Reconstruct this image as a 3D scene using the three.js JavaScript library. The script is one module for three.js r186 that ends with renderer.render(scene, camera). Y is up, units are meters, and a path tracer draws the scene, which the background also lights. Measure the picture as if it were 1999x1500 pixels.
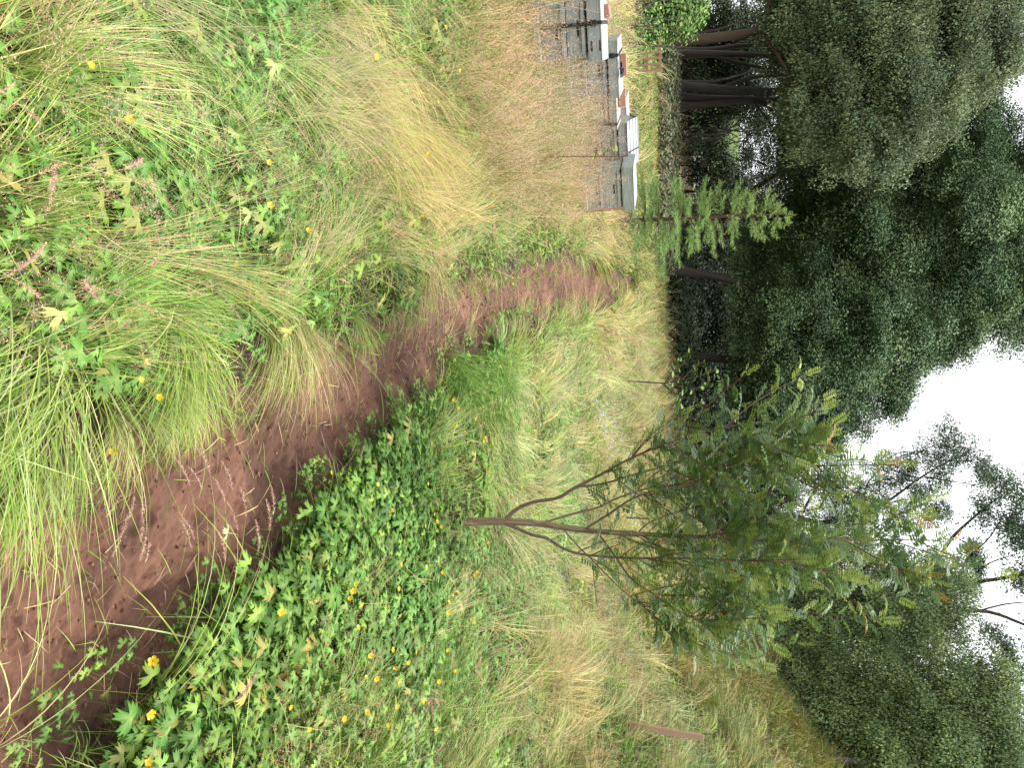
import * as THREE from 'three';
import { mergeGeometries } from 'three/addons/utils/BufferGeometryUtils.js';
import { RoundedBoxGeometry } from 'three/addons/geometries/RoundedBoxGeometry.js';

// ---------------------------------------------------------------- camera, sky, sun, exposure
const scene = new THREE.Scene();
const camera = new THREE.PerspectiveCamera(51.47, 1024 / 769, 0.05, 3000);
camera.position.set(0, 1.55, 0);
camera.up.set(-1, 0, 0);                       // the phone was held sideways: world up points to the right of the frame
camera.lookAt(0, 1.55 - Math.tan(12.5 * Math.PI / 180) * 10, -10);

const SUN = new THREE.Vector3(0.42, 0.86, -0.36).normalize();
function makeSky(w, h) {
  const d = new Float32Array(w * h * 4), v = new THREE.Vector3();
  for (let j = 0; j < h; j++) for (let i = 0; i < w; i++) {
    const lat = ((j + 0.5) / h - 0.5) * Math.PI, lon = ((i + 0.5) / w - 0.5) * 2 * Math.PI;
    v.set(Math.cos(lat) * Math.cos(lon), Math.sin(lat), Math.cos(lat) * Math.sin(lon));
    const c = Math.max(0, v.dot(SUN));
    let L = 0.95 + 0.35 * Math.max(0, v.y) + 1.3 * Math.pow(c, 5);
    if (v.y < 0) L *= 0.35;
    const o = (j * w + i) * 4;
    d[o] = L * 0.985; d[o + 1] = L; d[o + 2] = L * 1.035; d[o + 3] = 1;
  }
  const t = new THREE.DataTexture(d, w, h, THREE.RGBAFormat, THREE.FloatType);
  t.mapping = THREE.EquirectangularReflectionMapping; t.magFilter = THREE.LinearFilter; t.needsUpdate = true;
  return t;
}
scene.background = makeSky(256, 128);
scene.environment = scene.background;
const sun = new THREE.DirectionalLight(new THREE.Color(1, 0.95, 0.85), 2.6);
sun.position.copy(SUN).multiplyScalar(60);
sun.castShadow = true; sun.shadow.radius = 20; sun.shadow.mapSize.set(2048, 2048);
Object.assign(sun.shadow.camera, { left: -35, right: 35, top: 35, bottom: -35, near: 1, far: 160 });
scene.add(sun);
const renderer = new THREE.WebGLRenderer();
renderer.toneMapping = THREE.LinearToneMapping;
renderer.toneMappingExposure = 1.65;
renderer.shadowMap.enabled = true;

// ---------------------------------------------------------------- helpers
let seedState = 7;
const seed = (s) => { seedState = (s * 2654435761) | 0; };
const rnd = () => { seedState = (seedState + 0x6d2b79f5) | 0; let t = Math.imul(seedState ^ (seedState >>> 15), 1 | seedState); t = (t + Math.imul(t ^ (t >>> 7), 61 | t)) ^ t; return ((t ^ (t >>> 14)) >>> 0) / 4294967296; };
const rr = (a, b) => a + (b - a) * rnd();
const clamp = (x, a, b) => Math.max(a, Math.min(b, x));
const S = (a, b, t) => { t = clamp((t - a) / (b - a), 0, 1); return t * t * (3 - 2 * t); };
const sp = (t, k) => k * Math.log(1 + Math.exp(Math.min(40, t / k)));
const hash = (i, j) => { let h = Math.imul(i, 374761393) + Math.imul(j, 668265263); h = Math.imul(h ^ (h >>> 13), 1274126177); return ((h ^ (h >>> 16)) >>> 0) / 4294967296; };
function noise(x, y) {
  const i = Math.floor(x), j = Math.floor(y), f = x - i, g = y - j, u = f * f * (3 - 2 * f), v = g * g * (3 - 2 * g);
  return (hash(i, j) * (1 - u) + hash(i + 1, j) * u) * (1 - v) + (hash(i, j + 1) * (1 - u) + hash(i + 1, j + 1) * u) * v;
}
const fbm = (x, y, o = 4) => { let s = 0, a = 0.5; for (let k = 0; k < o; k++) { s += a * noise(x, y); x = x * 2.03 + 17; y = y * 2.03 + 9; a *= 0.5; } return s; };
const used = {};
function numbered(n) { used[n] = (used[n] ?? -1) + 1; return used[n] ? n + '_' + String(used[n]).padStart(3, '0') : n; }
function tag(o, label, category, group, kind) {
  if (label) o.userData.label = label;
  if (category) o.userData.category = category;
  if (group) o.userData.group = group;
  if (kind) o.userData.kind = kind;
  return o;
}
function thing(name, pos, label, category, group) {
  const g = new THREE.Group(); g.name = numbered(name); g.position.set(...pos); scene.add(g);
  return tag(g, label, category, group);
}
function part(name, geo, m, parent, pos) {
  const o = new THREE.Mesh(geo, m); o.name = parent === scene ? numbered(name) : name;
  o.castShadow = o.receiveShadow = true;
  if (pos) o.position.set(...pos);
  parent.add(o);
  return o;
}
const lin = (r, g, b) => new THREE.Color().setRGB(r, g, b);
const mix = (a, b, t) => [a[0] + (b[0] - a[0]) * t, a[1] + (b[1] - a[1]) * t, a[2] + (b[2] - a[2]) * t];
const vary = (c, k) => { const m = 1 + rr(-k, k), w = rr(-k, k) * 0.5; return [c[0] * m * (1 + w), c[1] * m, c[2] * m * (1 - w)]; };

class Geo {
  constructor() { this.p = []; this.c = []; this.i = []; }
  v(x, y, z, c) { this.p.push(x, y, z); this.c.push(c[0], c[1], c[2]); return this.p.length / 3 - 1; }
  t(a, b, c) { this.i.push(a, b, c); }
  build() {
    const g = new THREE.BufferGeometry();
    g.setAttribute('position', new THREE.Float32BufferAttribute(this.p, 3));
    g.setAttribute('color', new THREE.Float32BufferAttribute(this.c, 3));
    g.setIndex(this.i); g.computeVertexNormals();
    return g;
  }
}
// one blade or stalk: a bent, tapering ribbon; returns its tip and direction
function blade(g, x, y, z, az, el, len, w, bend, c0, c1, segs = 5, roll = rr(-0.9, 0.9), taper = true) {
  const ca = Math.cos(az), sa = Math.sin(az), st = len / segs; let pa = -1, pb = -1;
  for (let k = 0; k <= segs; k++) {
    const t = k / segs, c = mix(c0, c1, t);
    const wk = 0.5 * w * (taper ? (t < 0.25 ? 0.65 + 1.4 * t : Math.pow(1 - (t - 0.25) / 0.78, 0.7)) : 1 - 0.5 * t);
    const ce = Math.cos(el), se = Math.sin(el), cr = Math.cos(roll), sr = Math.sin(roll);
    const nx = -ca * se, ny = ce, nz = -sa * se;
    const sx = -sa * cr + nx * sr, sy = ny * sr, sz = ca * cr + nz * sr;
    const a = g.v(x - sx * wk, y - sy * wk, z - sz * wk, c), b = g.v(x + sx * wk, y + sy * wk, z + sz * wk, c);
    if (k) { g.t(pa, pb, b); g.t(pa, b, a); }
    pa = a; pb = b;
    if (k < segs) { x += ca * ce * st; y += se * st; z += sa * ce * st; el -= bend / segs; az += 0; }
  }
  return [x, y, z, az, el];
}
// tube through [x, y, z, radius] points
function tube(g, pts, sides, col, rough = 0) {
  const cv = new THREE.CatmullRomCurve3(pts.map((p) => new THREE.Vector3(p[0], p[1], p[2])));
  const n = (pts.length - 1) * 4, prev = [];
  for (let k = 0; k <= n; k++) {
    const t = k / n, P = cv.getPoint(t), T = cv.getTangent(t), f = t * (pts.length - 1), i = Math.min(pts.length - 2, Math.floor(f));
    const r = pts[i][3] + (pts[i + 1][3] - pts[i][3]) * (f - i);
    const A = Math.abs(T.y) > 0.9 ? new THREE.Vector3(1, 0, 0) : new THREE.Vector3(0, 1, 0);
    const X = A.cross(T).normalize(), Y = T.clone().cross(X), ring = [];
    for (let s = 0; s < sides; s++) {
      const a = s / sides * 2 * Math.PI, q = r * (1 + rough * (noise(a * 2.3 + 5, t * n * 0.6) - 0.5) + rough * 0.5 * (rnd() - 0.5));
      const c = typeof col === 'function' ? col(t, a) : col;
      ring.push(g.v(P.x + (X.x * Math.cos(a) + Y.x * Math.sin(a)) * q, P.y + (X.y * Math.cos(a) + Y.y * Math.sin(a)) * q, P.z + (X.z * Math.cos(a) + Y.z * Math.sin(a)) * q, c));
    }
    if (k) for (let s = 0; s < sides; s++) { const b = (s + 1) % sides; g.t(prev[s], prev[b], ring[b]); g.t(prev[s], ring[b], ring[s]); }
    prev.length = 0; prev.push(...ring);
  }
  return g;
}

// ---------------------------------------------------------------- materials
function noiseTexture(n, fn, color) {
  const d = new Uint8Array(n * n * 4);
  for (let j = 0; j < n; j++) for (let i = 0; i < n; i++) { const c = fn(i / n, j / n); const o = (j * n + i) * 4; d[o] = c[0]; d[o + 1] = c[1]; d[o + 2] = c[2]; d[o + 3] = 255; }
  const t = new THREE.DataTexture(d, n, n); t.wrapS = t.wrapT = THREE.RepeatWrapping; t.magFilter = THREE.LinearFilter; t.needsUpdate = true;
  if (color) t.colorSpace = THREE.SRGBColorSpace;
  return t;
}
// tiling noise: blends a patch with its shifted self
const tile = (f) => (u, v) => { const a = f(u, v), b = f(u - 1, v), c = f(u, v - 1), d = f(u - 1, v - 1); return (a * (1 - u) + b * u) * (1 - v) + (c * (1 - u) + d * u) * v; };
const bumpN = tile((u, v) => fbm(u * 24 + 40, v * 24 + 40, 5));
const soilBump = noiseTexture(512, (u, v) => { const q = bumpN(u, v) * 255; return [q, q, q]; });
const barkN = tile((u, v) => fbm(u * 30 + 10, v * 6 + 10, 4));
const barkBump = noiseTexture(256, (u, v) => { const q = barkN(u, v) * 255; return [q, q, q]; });
const plantMat = new THREE.MeshPhysicalMaterial({ vertexColors: true, roughness: 0.75, side: THREE.DoubleSide, specularIntensity: 0.35 });
const stalkMat = new THREE.MeshStandardMaterial({ vertexColors: true, roughness: 0.75, side: THREE.DoubleSide });
const glossMat = new THREE.MeshPhysicalMaterial({ vertexColors: true, roughness: 0.55, side: THREE.DoubleSide, specularIntensity: 0.3, specularColor: new THREE.Color(1, 1, 0.85) });
const thinMat = new THREE.MeshPhysicalMaterial({ vertexColors: true, roughness: 0.8, transmission: 0.35, thickness: 0, side: THREE.DoubleSide, specularIntensity: 0.5 });
const leafMat = new THREE.MeshPhysicalMaterial({ vertexColors: true, roughness: 0.7, side: THREE.DoubleSide, specularIntensity: 0.5 });
const barkMat = new THREE.MeshStandardMaterial({ vertexColors: true, roughness: 0.92 });
const petalMat = new THREE.MeshPhysicalMaterial({ vertexColors: true, roughness: 0.4, transmission: 0.2, thickness: 0, side: THREE.DoubleSide });
const soilMat = new THREE.MeshStandardMaterial({ vertexColors: true, roughness: 0.98, bumpMap: soilBump, bumpScale: 0.012 });
const groundMat = new THREE.MeshStandardMaterial({ vertexColors: true, roughness: 1 });

// ---------------------------------------------------------------- terrain
// path: distance ahead, left edge, right edge
const EDGES = [
  [1.51,0.328,0.874], [1.60,0.310,0.890], [1.66,0.298,0.875], [1.84,0.248,0.813], [2.05,0.178,0.802], [2.17,0.151,0.799], [2.31,0.120,0.686], [2.46,0.088,0.664], [2.63,0.041,0.603], [2.82,-0.010,0.524], [3.03,-0.053,0.454], [3.28,-0.125,0.340], [3.56,-0.201,0.289], [3.89,-0.253,0.133], [4.28,-0.354,0.029], [4.75,-0.505,-0.090], [5.07,-0.628,-0.204], [6.03,-0.790,-0.441], [6.94,-0.956,-0.586], [8.14,-1.157,-0.775], [9.77,-1.464,-0.944], [12.00,-1.709,-1.229], [15.12,-2.007,-1.699], [17.46,-2.201,-2.074]
];
function edgeAt(d) {
  if (d <= EDGES[0][0]) { const [a, l, r] = EDGES[0], [b, l2, r2] = EDGES[2], k = (d - a) / (b - a); return [l + (l2 - l) * k, r + (r2 - r) * k]; }
  for (let i = 1; i < EDGES.length; i++) if (d <= EDGES[i][0]) { const [a, l, r] = EDGES[i - 1], [b, l2, r2] = EDGES[i], k = (d - a) / (b - a); return [l + (l2 - l) * k, r + (r2 - r) * k]; }
  const e = EDGES[EDGES.length - 1], m = (e[1] + e[2]) / 2, w = Math.max(0, 1 - (d - e[0]) * 2) * (e[2] - e[1]) / 2;
  return [m - w, m + w];
}
// how far outside the path (metres, negative inside)
function outside(x, z) { const d = -z, [l, r] = edgeAt(d); if (r - l < 0.02) return 9; return Math.max(l - x, x - r); }
function base(x, z) {
  const d = -z;
  return 0.85 * S(8, 36, d) + 0.15 * sp(x - 0.8, 0.3) + 0.72 * sp(x - 3.4, 0.6) - 0.87 * sp(x - 15, 2) + 0.04 * sp(-x - 0.6, 0.4) - 0.04 * sp(-x - 6, 0.4) - 2.5 * S(60, 140, d);
}
function H(x, z) {
  const o = outside(x, z);
  return base(x, z) + (fbm(x * 1.1 + 50, z * 1.1 + 50, 3) - 0.45) * 0.12 - 0.05 * S(0.12, -0.08, o);
}
function axis(stops) { const a = []; for (const [from, to, step] of stops) for (let v = from; v < to - 1e-6; v += step) a.push(v); a.push(stops[stops.length - 1][1]); return a; }
{
  const xs = axis([[-700, -100, 60], [-100, -20, 5], [-20, -8, 0.6], [-8, 10, 0.09], [10, 24, 0.6], [24, 100, 5], [100, 700, 60]]);
  const zs = axis([[-900, -150, 60], [-150, -40, 4], [-40, -20, 0.5], [-20, -9, 0.2], [-9, 1.5, 0.09], [1.5, 20, 1.5], [20, 200, 30]]);
  const g = new Geo(), nx = xs.length;
  for (const z of zs) for (const x of xs) {
    const o = outside(x, z), n = fbm(x * 2, z * 2, 3), far = S(-30, -42, z);
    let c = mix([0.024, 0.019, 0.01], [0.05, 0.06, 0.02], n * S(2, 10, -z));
    c = mix(c, mix([0.2, 0.17, 0.07], [0.13, 0.16, 0.05], n), far);
    g.v(x, H(x, z) - 0.14 * S(0.3, 0.16, o), z, c);
  }
  for (let j = 0; j + 1 < zs.length; j++) for (let i = 0; i + 1 < nx; i++) { const a = j * nx + i; g.t(a, a + nx, a + 1); g.t(a + 1, a + nx, a + nx + 1); }
  tag(part('ground', g.build(), groundMat, scene), 'uneven meadow ground under the tall grass', null, null, 'structure');
}
// bare soil path, finely modelled
{
  const g = new Geo(), uv = [], NS = 1300, NT = 110, d0 = 0.25, d1 = 18.4;
  for (let s = 0; s <= NS; s++) {
    const d = d0 * Math.pow(d1 / d0, s / NS), [l, r] = edgeAt(d);
    for (let t = 0; t <= NT; t++) {
      const k = t / NT, x = l - 0.3 + (r - l + 0.6) * k, z = -d;
      const e = outside(x, z), lump = fbm(x * 9 + 3, z * 9 + 3, 4) - 0.47, fine = fbm(x * 42, z * 42, 3) - 0.44, heel = Math.pow(noise(x * 4.2 + 8, z * 3.1 + 2), 3);
      const y = H(x, z) - 0.006 + lump * 0.085 + fine * 0.034 - heel * 0.035 + (noise(x * 95, z * 95) - 0.5) * 0.009 - 0.1 * S(0.2, 0.3, e);
      const tone = S(0.25, 0.68, fbm(x * 3 + 90, z * 3 + 90, 4)), damp = S(0.4, 0.58, fbm(x * 4 + 20, z * 4 + 30, 5));
      let c = mix([0.115, 0.051, 0.031], [0.185, 0.092, 0.056], tone);
      c = mix(c, [0.062, 0.029, 0.019], damp * 0.6);
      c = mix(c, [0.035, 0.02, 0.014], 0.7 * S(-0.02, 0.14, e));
      c = vary(c, 0.1);
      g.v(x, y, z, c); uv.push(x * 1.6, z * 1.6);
    }
  }
  const w = NT + 1;
  for (let s = 0; s < NS; s++) for (let t = 0; t < NT; t++) { const a = s * w + t; g.t(a, a + 1, a + w); g.t(a + 1, a + w + 1, a + w); }
  const b = g.build(); b.setAttribute('uv', new THREE.Float32BufferAttribute(uv, 2));
  tag(part('soil_path', b, soilMat, scene), 'winding path of bare reddish brown soil trodden through the meadow', null, null, 'structure');
}
// dry cross path behind the rowan
{
  const g = new Geo(), A = [1.334,0.479,-21.014], B = [2.717,0.615,-17.102], C = [3.641,0.905,-13.664], pts = [A, B, C];
  const cv = new THREE.CatmullRomCurve3(pts.map((p) => new THREE.Vector3(...p))); let pr = null;
  for (let k = 0; k <= 60; k++) {
    const P = cv.getPoint(k / 60), row = [];
    for (let q = 0; q <= 6; q++) { const z = P.z + (q / 6 - 0.5) * 2.2, x = P.x + 0.1 * (noise(k * 0.4, q) - 0.5); row.push(g.v(x, H(x, z) + 0.03, z, vary([0.3, 0.21, 0.15], 0.12))); }
    if (pr) for (let q = 0; q < 6; q++) { g.t(pr[q], row[q + 1], row[q]); g.t(pr[q], pr[q + 1], row[q + 1]); }
    pr = row;
  }
  tag(part('footpath', g.build(), groundMat, scene), 'pinkish dry footpath crossing behind the young rowan tree', null, null, 'structure');
}
// far hills seen through the gap between the trunks
{
  const hill = (name, label, z, cx, half, top, col) => {
    const g = new Geo(); let pr = null;
    for (let k = 0; k <= 80; k++) {
      const u = k / 80 * 2 - 1, x = cx + u * half, row = [];
      for (let q = 0; q <= 10; q++) { const t = q / 10, y = -6 + (top + 6) * Math.pow(Math.cos(u * 1.4), 0.8) * S(0, 1, t) + 2 * fbm(x * 0.02 + q, q * 0.3); row.push(g.v(x, y, z - t * half * 0.35, vary(noise(x * 0.02, t * 4) > 0.55 ? col[0] : col[1], 0.1))); }
      if (pr) for (let q = 0; q < 10; q++) { g.t(pr[q], row[q], row[q + 1]); g.t(pr[q], row[q + 1], pr[q + 1]); }
      pr = row;
    }
    tag(part(name, g.build(), groundMat, scene), label, null, null, 'structure');
  };
  hill('hill', 'green hill with fields far beyond the trunks', -260, -82, 60, 17.5, [[0.12, 0.17, 0.06], [0.09, 0.14, 0.06]]);
  hill('hill_001', 'pale bluish hill on the far horizon', -640, -180, 150, 42, [[0.13, 0.18, 0.2], [0.12, 0.17, 0.17]]);
}

// ---------------------------------------------------------------- big trees
function leafClump(s, n, spread, size, cols, droop) {
  seed(s); const g = new Geo();
  for (let k = 0; k < n; k++) {
    const a = rr(0, 6.283), r = spread * Math.sqrt(rnd()), x = r * Math.cos(a), z = r * Math.sin(a), y = rr(-0.5, 0.5) * spread * 0.8 - r * 0.25;
    const c = vary(cols[Math.floor(rnd() * cols.length)], 0.22), l = size * rr(0.7, 1.25), w = l * rr(0.26, 0.4), az = a + rr(-1.2, 1.2);
    const el = droop ? rr(-1.5, -0.5) : rr(-0.9, 0.5), roll = rr(-0.7, 0.7);
    const dx = Math.cos(az) * Math.cos(el), dy = Math.sin(el), dz = Math.sin(az) * Math.cos(el);
    const nx = -Math.cos(az) * Math.sin(el), ny = Math.cos(el), nz = -Math.sin(az) * Math.sin(el);
    const sx = -Math.sin(az) * Math.cos(roll) + nx * Math.sin(roll), sy = ny * Math.sin(roll), sz = Math.cos(az) * Math.cos(roll) + nz * Math.sin(roll);
    const p0 = g.v(x, y, z, c), p1 = g.v(x + dx * l * 0.45 + sx * w, y + dy * l * 0.45 + sy * w, z + dz * l * 0.45 + sz * w, c), p2 = g.v(x + dx * l * 0.45 - sx * w, y + dy * l * 0.45 - sy * w, z + dz * l * 0.45 - sz * w, c), p3 = g.v(x + dx * l, y + dy * l - 0.01, z + dz * l, c);
    g.t(p0, p1, p2); g.t(p2, p1, p3);
  }
  return g.build();
}
function shootClump(s, n, len, size, cols) {   // hanging leafy shoots
  seed(s); const g = new Geo();
  for (let q = 0; q < n; q++) {
    const az = rr(0, 6.283), L = len * rr(0.6, 1.2); let x = rr(-0.1, 0.1), y = rr(-0.1, 0.1), z = rr(-0.1, 0.1), el = rr(-0.2, 0.7); const st = L / 12;
    for (let k = 0; k < 12; k++) {
      x += Math.cos(az) * Math.cos(el) * st; y += Math.sin(el) * st; z += Math.sin(az) * Math.cos(el) * st; el -= 0.17;
      for (const sd of [-1, 1]) {
        const c = vary(cols[Math.floor(rnd() * cols.length)], 0.2);
        blade(g, x, y, z, az + sd * rr(0.5, 1.2), el * 0.4 - rr(0.2, 0.9), size * rr(0.7, 1.2), size * 0.3, 0.5, c, c, 2, rr(-0.5, 0.5));
      }
    }
  }
  return g.build();
}
const UPV = new THREE.Vector3(0, 1, 0);
function crownInto(list, billows, density, flat = 0.8, low = -0.55) {
  const D = new THREE.Vector3(), E = new THREE.Vector3(), Q = new THREE.Quaternion(), Q2 = new THREE.Quaternion(), P = new THREE.Vector3();
  for (const [bx, by, bz, R] of billows) {
    const nP = Math.round(8 + R * 9), fill = Math.round(density * R * R * (R > 0.9 ? 3.2 : 1.5));
    for (let k = 0; k < fill; k++) {
      do { D.set(rr(-1, 1), rr(-1, 1), rr(-1, 1)); } while (D.lengthSq() > 1);
      P.set(bx + D.x * R * 0.8, by + D.y * R * 0.8 * flat, bz + D.z * R * 0.8); Q.setFromAxisAngle(UPV, rr(0, 6.283)); const b = rr(0.8, 1.15), s = rr(0.9, 1.4);
      list.push([new THREE.Matrix4().compose(P, Q, new THREE.Vector3(s, s, s)), b, b, b]);
    }
    for (let k = 0; k < nP; k++) {
      do { D.set(rr(-1, 1), rr(-1, 1), rr(-1, 1)); } while (D.lengthSq() > 1 || D.lengthSq() < 0.1); D.normalize();
      if (D.y < low && rnd() < 0.8) D.y = -D.y;
      const q = R * rr(0.5, 0.95), px = bx + D.x * q, py = by + D.y * q * flat, pz = bz + D.z * q, r = Math.max(0.45, R * rr(0.26, 0.44)), hue = rr(0.68, 1.4), warm = rr(-0.08, 0.08);
      const nC = Math.round(density * r * r * 12);
      for (let m = 0; m < nC; m++) {
        do { E.set(rr(-1, 1), rr(-1, 1), rr(-1, 1)); } while (E.lengthSq() > 1 || E.lengthSq() < 0.1); E.normalize();
        if (E.y < -0.25 && rnd() < 0.75) E.y = -E.y;
        const t = r * rr(0.35, 1);
        P.set(px + E.x * t, py + E.y * t * 0.75, pz + E.z * t);
        Q.setFromUnitVectors(UPV, E.clone().lerp(UPV, 0.55).normalize()); Q2.setFromAxisAngle(UPV, rr(0, 6.283)); Q.multiply(Q2);
        const b = hue * rr(0.8, 1.2), s = rr(0.6, 1.35);
        list.push([new THREE.Matrix4().compose(P, Q, new THREE.Vector3(s, s, s)), b * (1 + warm), b, b * (1 - warm)]);
      }
    }
  }
}
let instanceCount = 0;
function instances(name, list, geo, mat, parent) {
  const m = new THREE.InstancedMesh(geo, mat, list.length), c = new THREE.Color();
  list.forEach((e, i) => { m.setMatrixAt(i, e[0]); m.setColorAt(i, c.setRGB(e[1], e[2], e[3])); });
  m.name = name; m.castShadow = m.receiveShadow = true; m.userData.kind = 'stuff'; parent.add(m); instanceCount += list.length;
  return m;
}
const barkDark = () => vary([0.045, 0.036, 0.028], 0.2), barkBrown = () => vary([0.085, 0.055, 0.036], 0.2), barkGrey = () => vary([0.09, 0.08, 0.065], 0.2);
const clumps = {
  olive: leafClump(11, 110, 0.44, 0.06, [[0.14, 0.185, 0.085], [0.11, 0.155, 0.075], [0.175, 0.21, 0.1]], true),
  dark: leafClump(12, 100, 0.44, 0.066, [[0.12, 0.19, 0.085], [0.095, 0.16, 0.075], [0.155, 0.225, 0.095]], false),
  mid: leafClump(13, 120, 0.38, 0.042, [[0.14, 0.2, 0.075], [0.11, 0.17, 0.07], [0.19, 0.25, 0.09]], true),
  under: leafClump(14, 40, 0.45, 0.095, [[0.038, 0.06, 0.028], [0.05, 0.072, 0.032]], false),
  airy: leafClump(15, 34, 0.3, 0.07, [[0.13, 0.19, 0.11], [0.1, 0.16, 0.095]], false),
  bush: leafClump(17, 30, 0.2, 0.075, [[0.15, 0.25, 0.055], [0.12, 0.21, 0.05], [0.19, 0.28, 0.08]], false),
};
function bigTree(name, label, trunks, billows, clump, bark, opt = {}) {
  const [bx, by, bz] = trunks[0][0], t = thing(name, [bx, by, bz], label, 'tree', opt.group);
  seed(opt.seed || 1);
  const rel = (p) => [p[0] - bx, p[1] - by, p[2] - bz, p[3]];
  for (const tr of trunks) for (const p of tr) p[3] *= opt.thin || 0.62;
  const heads = [];
  trunks.forEach((tr, q) => { const gy = H(tr[0][0], tr[0][2]); if (tr[0][1] > gy && (q === 0 || opt.rooted)) tr.unshift([tr[0][0] - (tr[1][0] - tr[0][0]) * 0.3, gy - 0.3, tr[0][2], tr[0][3] * 1.25]); });
  for (const tr of trunks) {
    const g = new Geo(); tube(g, tr.map(rel), 12, bark, 0.22); part('trunk', g.build(), barkMat, t);
    for (let k = Math.floor(tr.length / 2); k < tr.length; k++) heads.push(tr[k]);
  }
  const g = new Geo(); let any = false;
  for (const b of billows) {
    let best = heads[0], bd = 1e9;
    for (const h of heads) { const q = Math.hypot(h[0] - b[0], h[1] - b[1] + 1.5, h[2] - b[2]); if (h[1] < b[1] + 0.5 && q < bd) { bd = q; best = h; } }
    if (opt.noLimbs) continue;
    const m = [(best[0] + b[0]) / 2 + rr(-0.4, 0.4), (best[1] + b[1]) / 2 + rr(-0.3, 0.5), (best[2] + b[2]) / 2 + rr(-0.4, 0.4)], r0 = clamp(best[3] * 0.5, 0.03, 0.09);
    tube(g, [rel([best[0], best[1], best[2], r0]), rel([m[0], m[1], m[2], r0 * 0.7]), rel([b[0], b[1], b[2], r0 * 0.4])], 7, bark, 0.2); any = true;
    for (let k = 0; k < 5; k++) { const e = [b[0] + rr(-0.8, 0.8) * b[3], b[1] + rr(-0.2, 0.8) * b[3], b[2] + rr(-0.8, 0.8) * b[3]]; tube(g, [rel([b[0], b[1], b[2], r0 * 0.4]), rel([(b[0] + e[0]) / 2 + rr(-0.2, 0.2), (b[1] + e[1]) / 2 + rr(-0.2, 0.2), (b[2] + e[2]) / 2, r0 * 0.25]), rel([e[0], e[1], e[2], 0.012])], 5, bark, 0.2); }
  }
  if (any) part('limb', g.build(), barkMat, t);
  const list = []; crownInto(list, billows.map(rel).map((q) => [q[0], q[1], q[2], q[3] * (opt.grow || 1.12)]), (opt.density || 1.5) * 1.7, opt.flat, opt.low);
  instances('crown', list, clumps[clump], clump === 'airy' ? thinMat : leafMat, t);
  return t;
}
const rad = (p, r) => [...p, r];
bigTree('broadleaf_tree', 'olive green tree with thick brown trunk at the far left behind the shrub',
  [[rad([-10.57,0.635,-25], 0.36), rad([-10.537,1.331,-25], 0.27), rad([-10.531,2.398,-25], 0.24), rad([-10.634,3.593,-25], 0.21), rad([-10.798,5.051,-25], 0.17), rad([-10.93,6.75,-25], 0.12)]],
  [[-10.979,4.762,-25,1.206], [-12.613,6.958,-26,2.508], [-9.079,6.274,-24,1.698], [-7.801,5.646,-23.5,1.058], [-7.281,6.96,-23.5,1.209], [-10.134,8.802,-25,1.768], [-8.914,9.336,-25,1.206], [-12.525,9.092,-26,2.174], [-10.323,9.864,-25,0.884], [-8.251,7.602,-24,1.543], [-9.514,5.262,-24.5,1.103], [-10.683,7.718,-25,1.929], [-10.439,5.623,-25,1.447], [-6.369,5.819,-23,0.74], [-6.167,6.845,-23,0.666], [-11.788,4.327,-25,0.965], [-10.424,4.181,-25,0.643], [-8.491,4.634,-24,0.772], [-7.158,4.705,-23.5,0.68], [-9.56,10.257,-25,0.643], [-10.946,10.298,-25.5,0.82]], 'olive', barkBrown, { seed: 21, density: 1.5 });
bigTree('broadleaf_tree', 'tall tree with slim dark forked trunk right of the brown trunk',
  [[rad([-11.813,0.579,-29], 0.3), rad([-11.637,2.534,-29], 0.2), rad([-11.477,3.92,-29], 0.17), rad([-11.085,5.944,-29], 0.12)], [rad([-12.166,0.562,-29.5], 0.24), rad([-12.018,2.194,-29.5], 0.16), rad([-12.067,3.259,-29.5], 0.13), rad([-11.984,5.34,-29.5], 0.09)], [rad([-11.635,2.358,-29], 0.14), rad([-11.287,3.23,-29], 0.11), rad([-10.965,4.261,-29], 0.07)]],
  [[-11.468,6.095,-30,1.543], [-12.439,7.998,-31,2.592], [-11.7,10.041,-31,2.193], [-12.593,5.751,-30,1.158]], 'dark', barkDark, { seed: 22, density: 1.1 });
bigTree('broadleaf_tree', 'multi-stemmed dark tree standing between the hurdle and the white shed',
  [[rad([-10.358,0.647,-28], 0.35), rad([-10.251,1.305,-28], 0.27), rad([-9.988,2.837,-28], 0.24), rad([-9.847,4.168,-28], 0.2), rad([-9.684,5.792,-28], 0.14)], [rad([-10.146,0.634,-28.4], 0.3), rad([-9.942,1.65,-28.4], 0.24), rad([-9.738,3.365,-28.4], 0.22), rad([-9.562,5.199,-28.4], 0.2), rad([-9.33,6.66,-28.4], 0.13)], [rad([-9.629,0.641,-28.2], 0.24), rad([-9.602,1.477,-28.2], 0.2), rad([-9.629,2.507,-28.2], 0.16), rad([-9.626,3.687,-28.2], 0.12)], [rad([-10.015,2.5,-28], 0.15), rad([-10.239,3.172,-28], 0.12), rad([-10.357,3.838,-28], 0.09), rad([-10.343,4.823,-28], 0.07)]],
  [[-9.802,6.604,-29,1.678], [-10.38,8.29,-30,2.122], [-8.424,6.275,-29,1.305], [-8.781,8.124,-30,1.736], [-9.341,10.069,-30.5,1.765], [-7.997,5.212,-28.5,0.916], [-10.45,5.108,-29,0.653], [-7.085,5.108,-29,1.026], [-7.546,7.79,-30,1.543], [-9.057,4.771,-29,0.559], [-7.352,6.604,-29,1.305]], 'dark', barkDark, { seed: 23, density: 1.2 });
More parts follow.
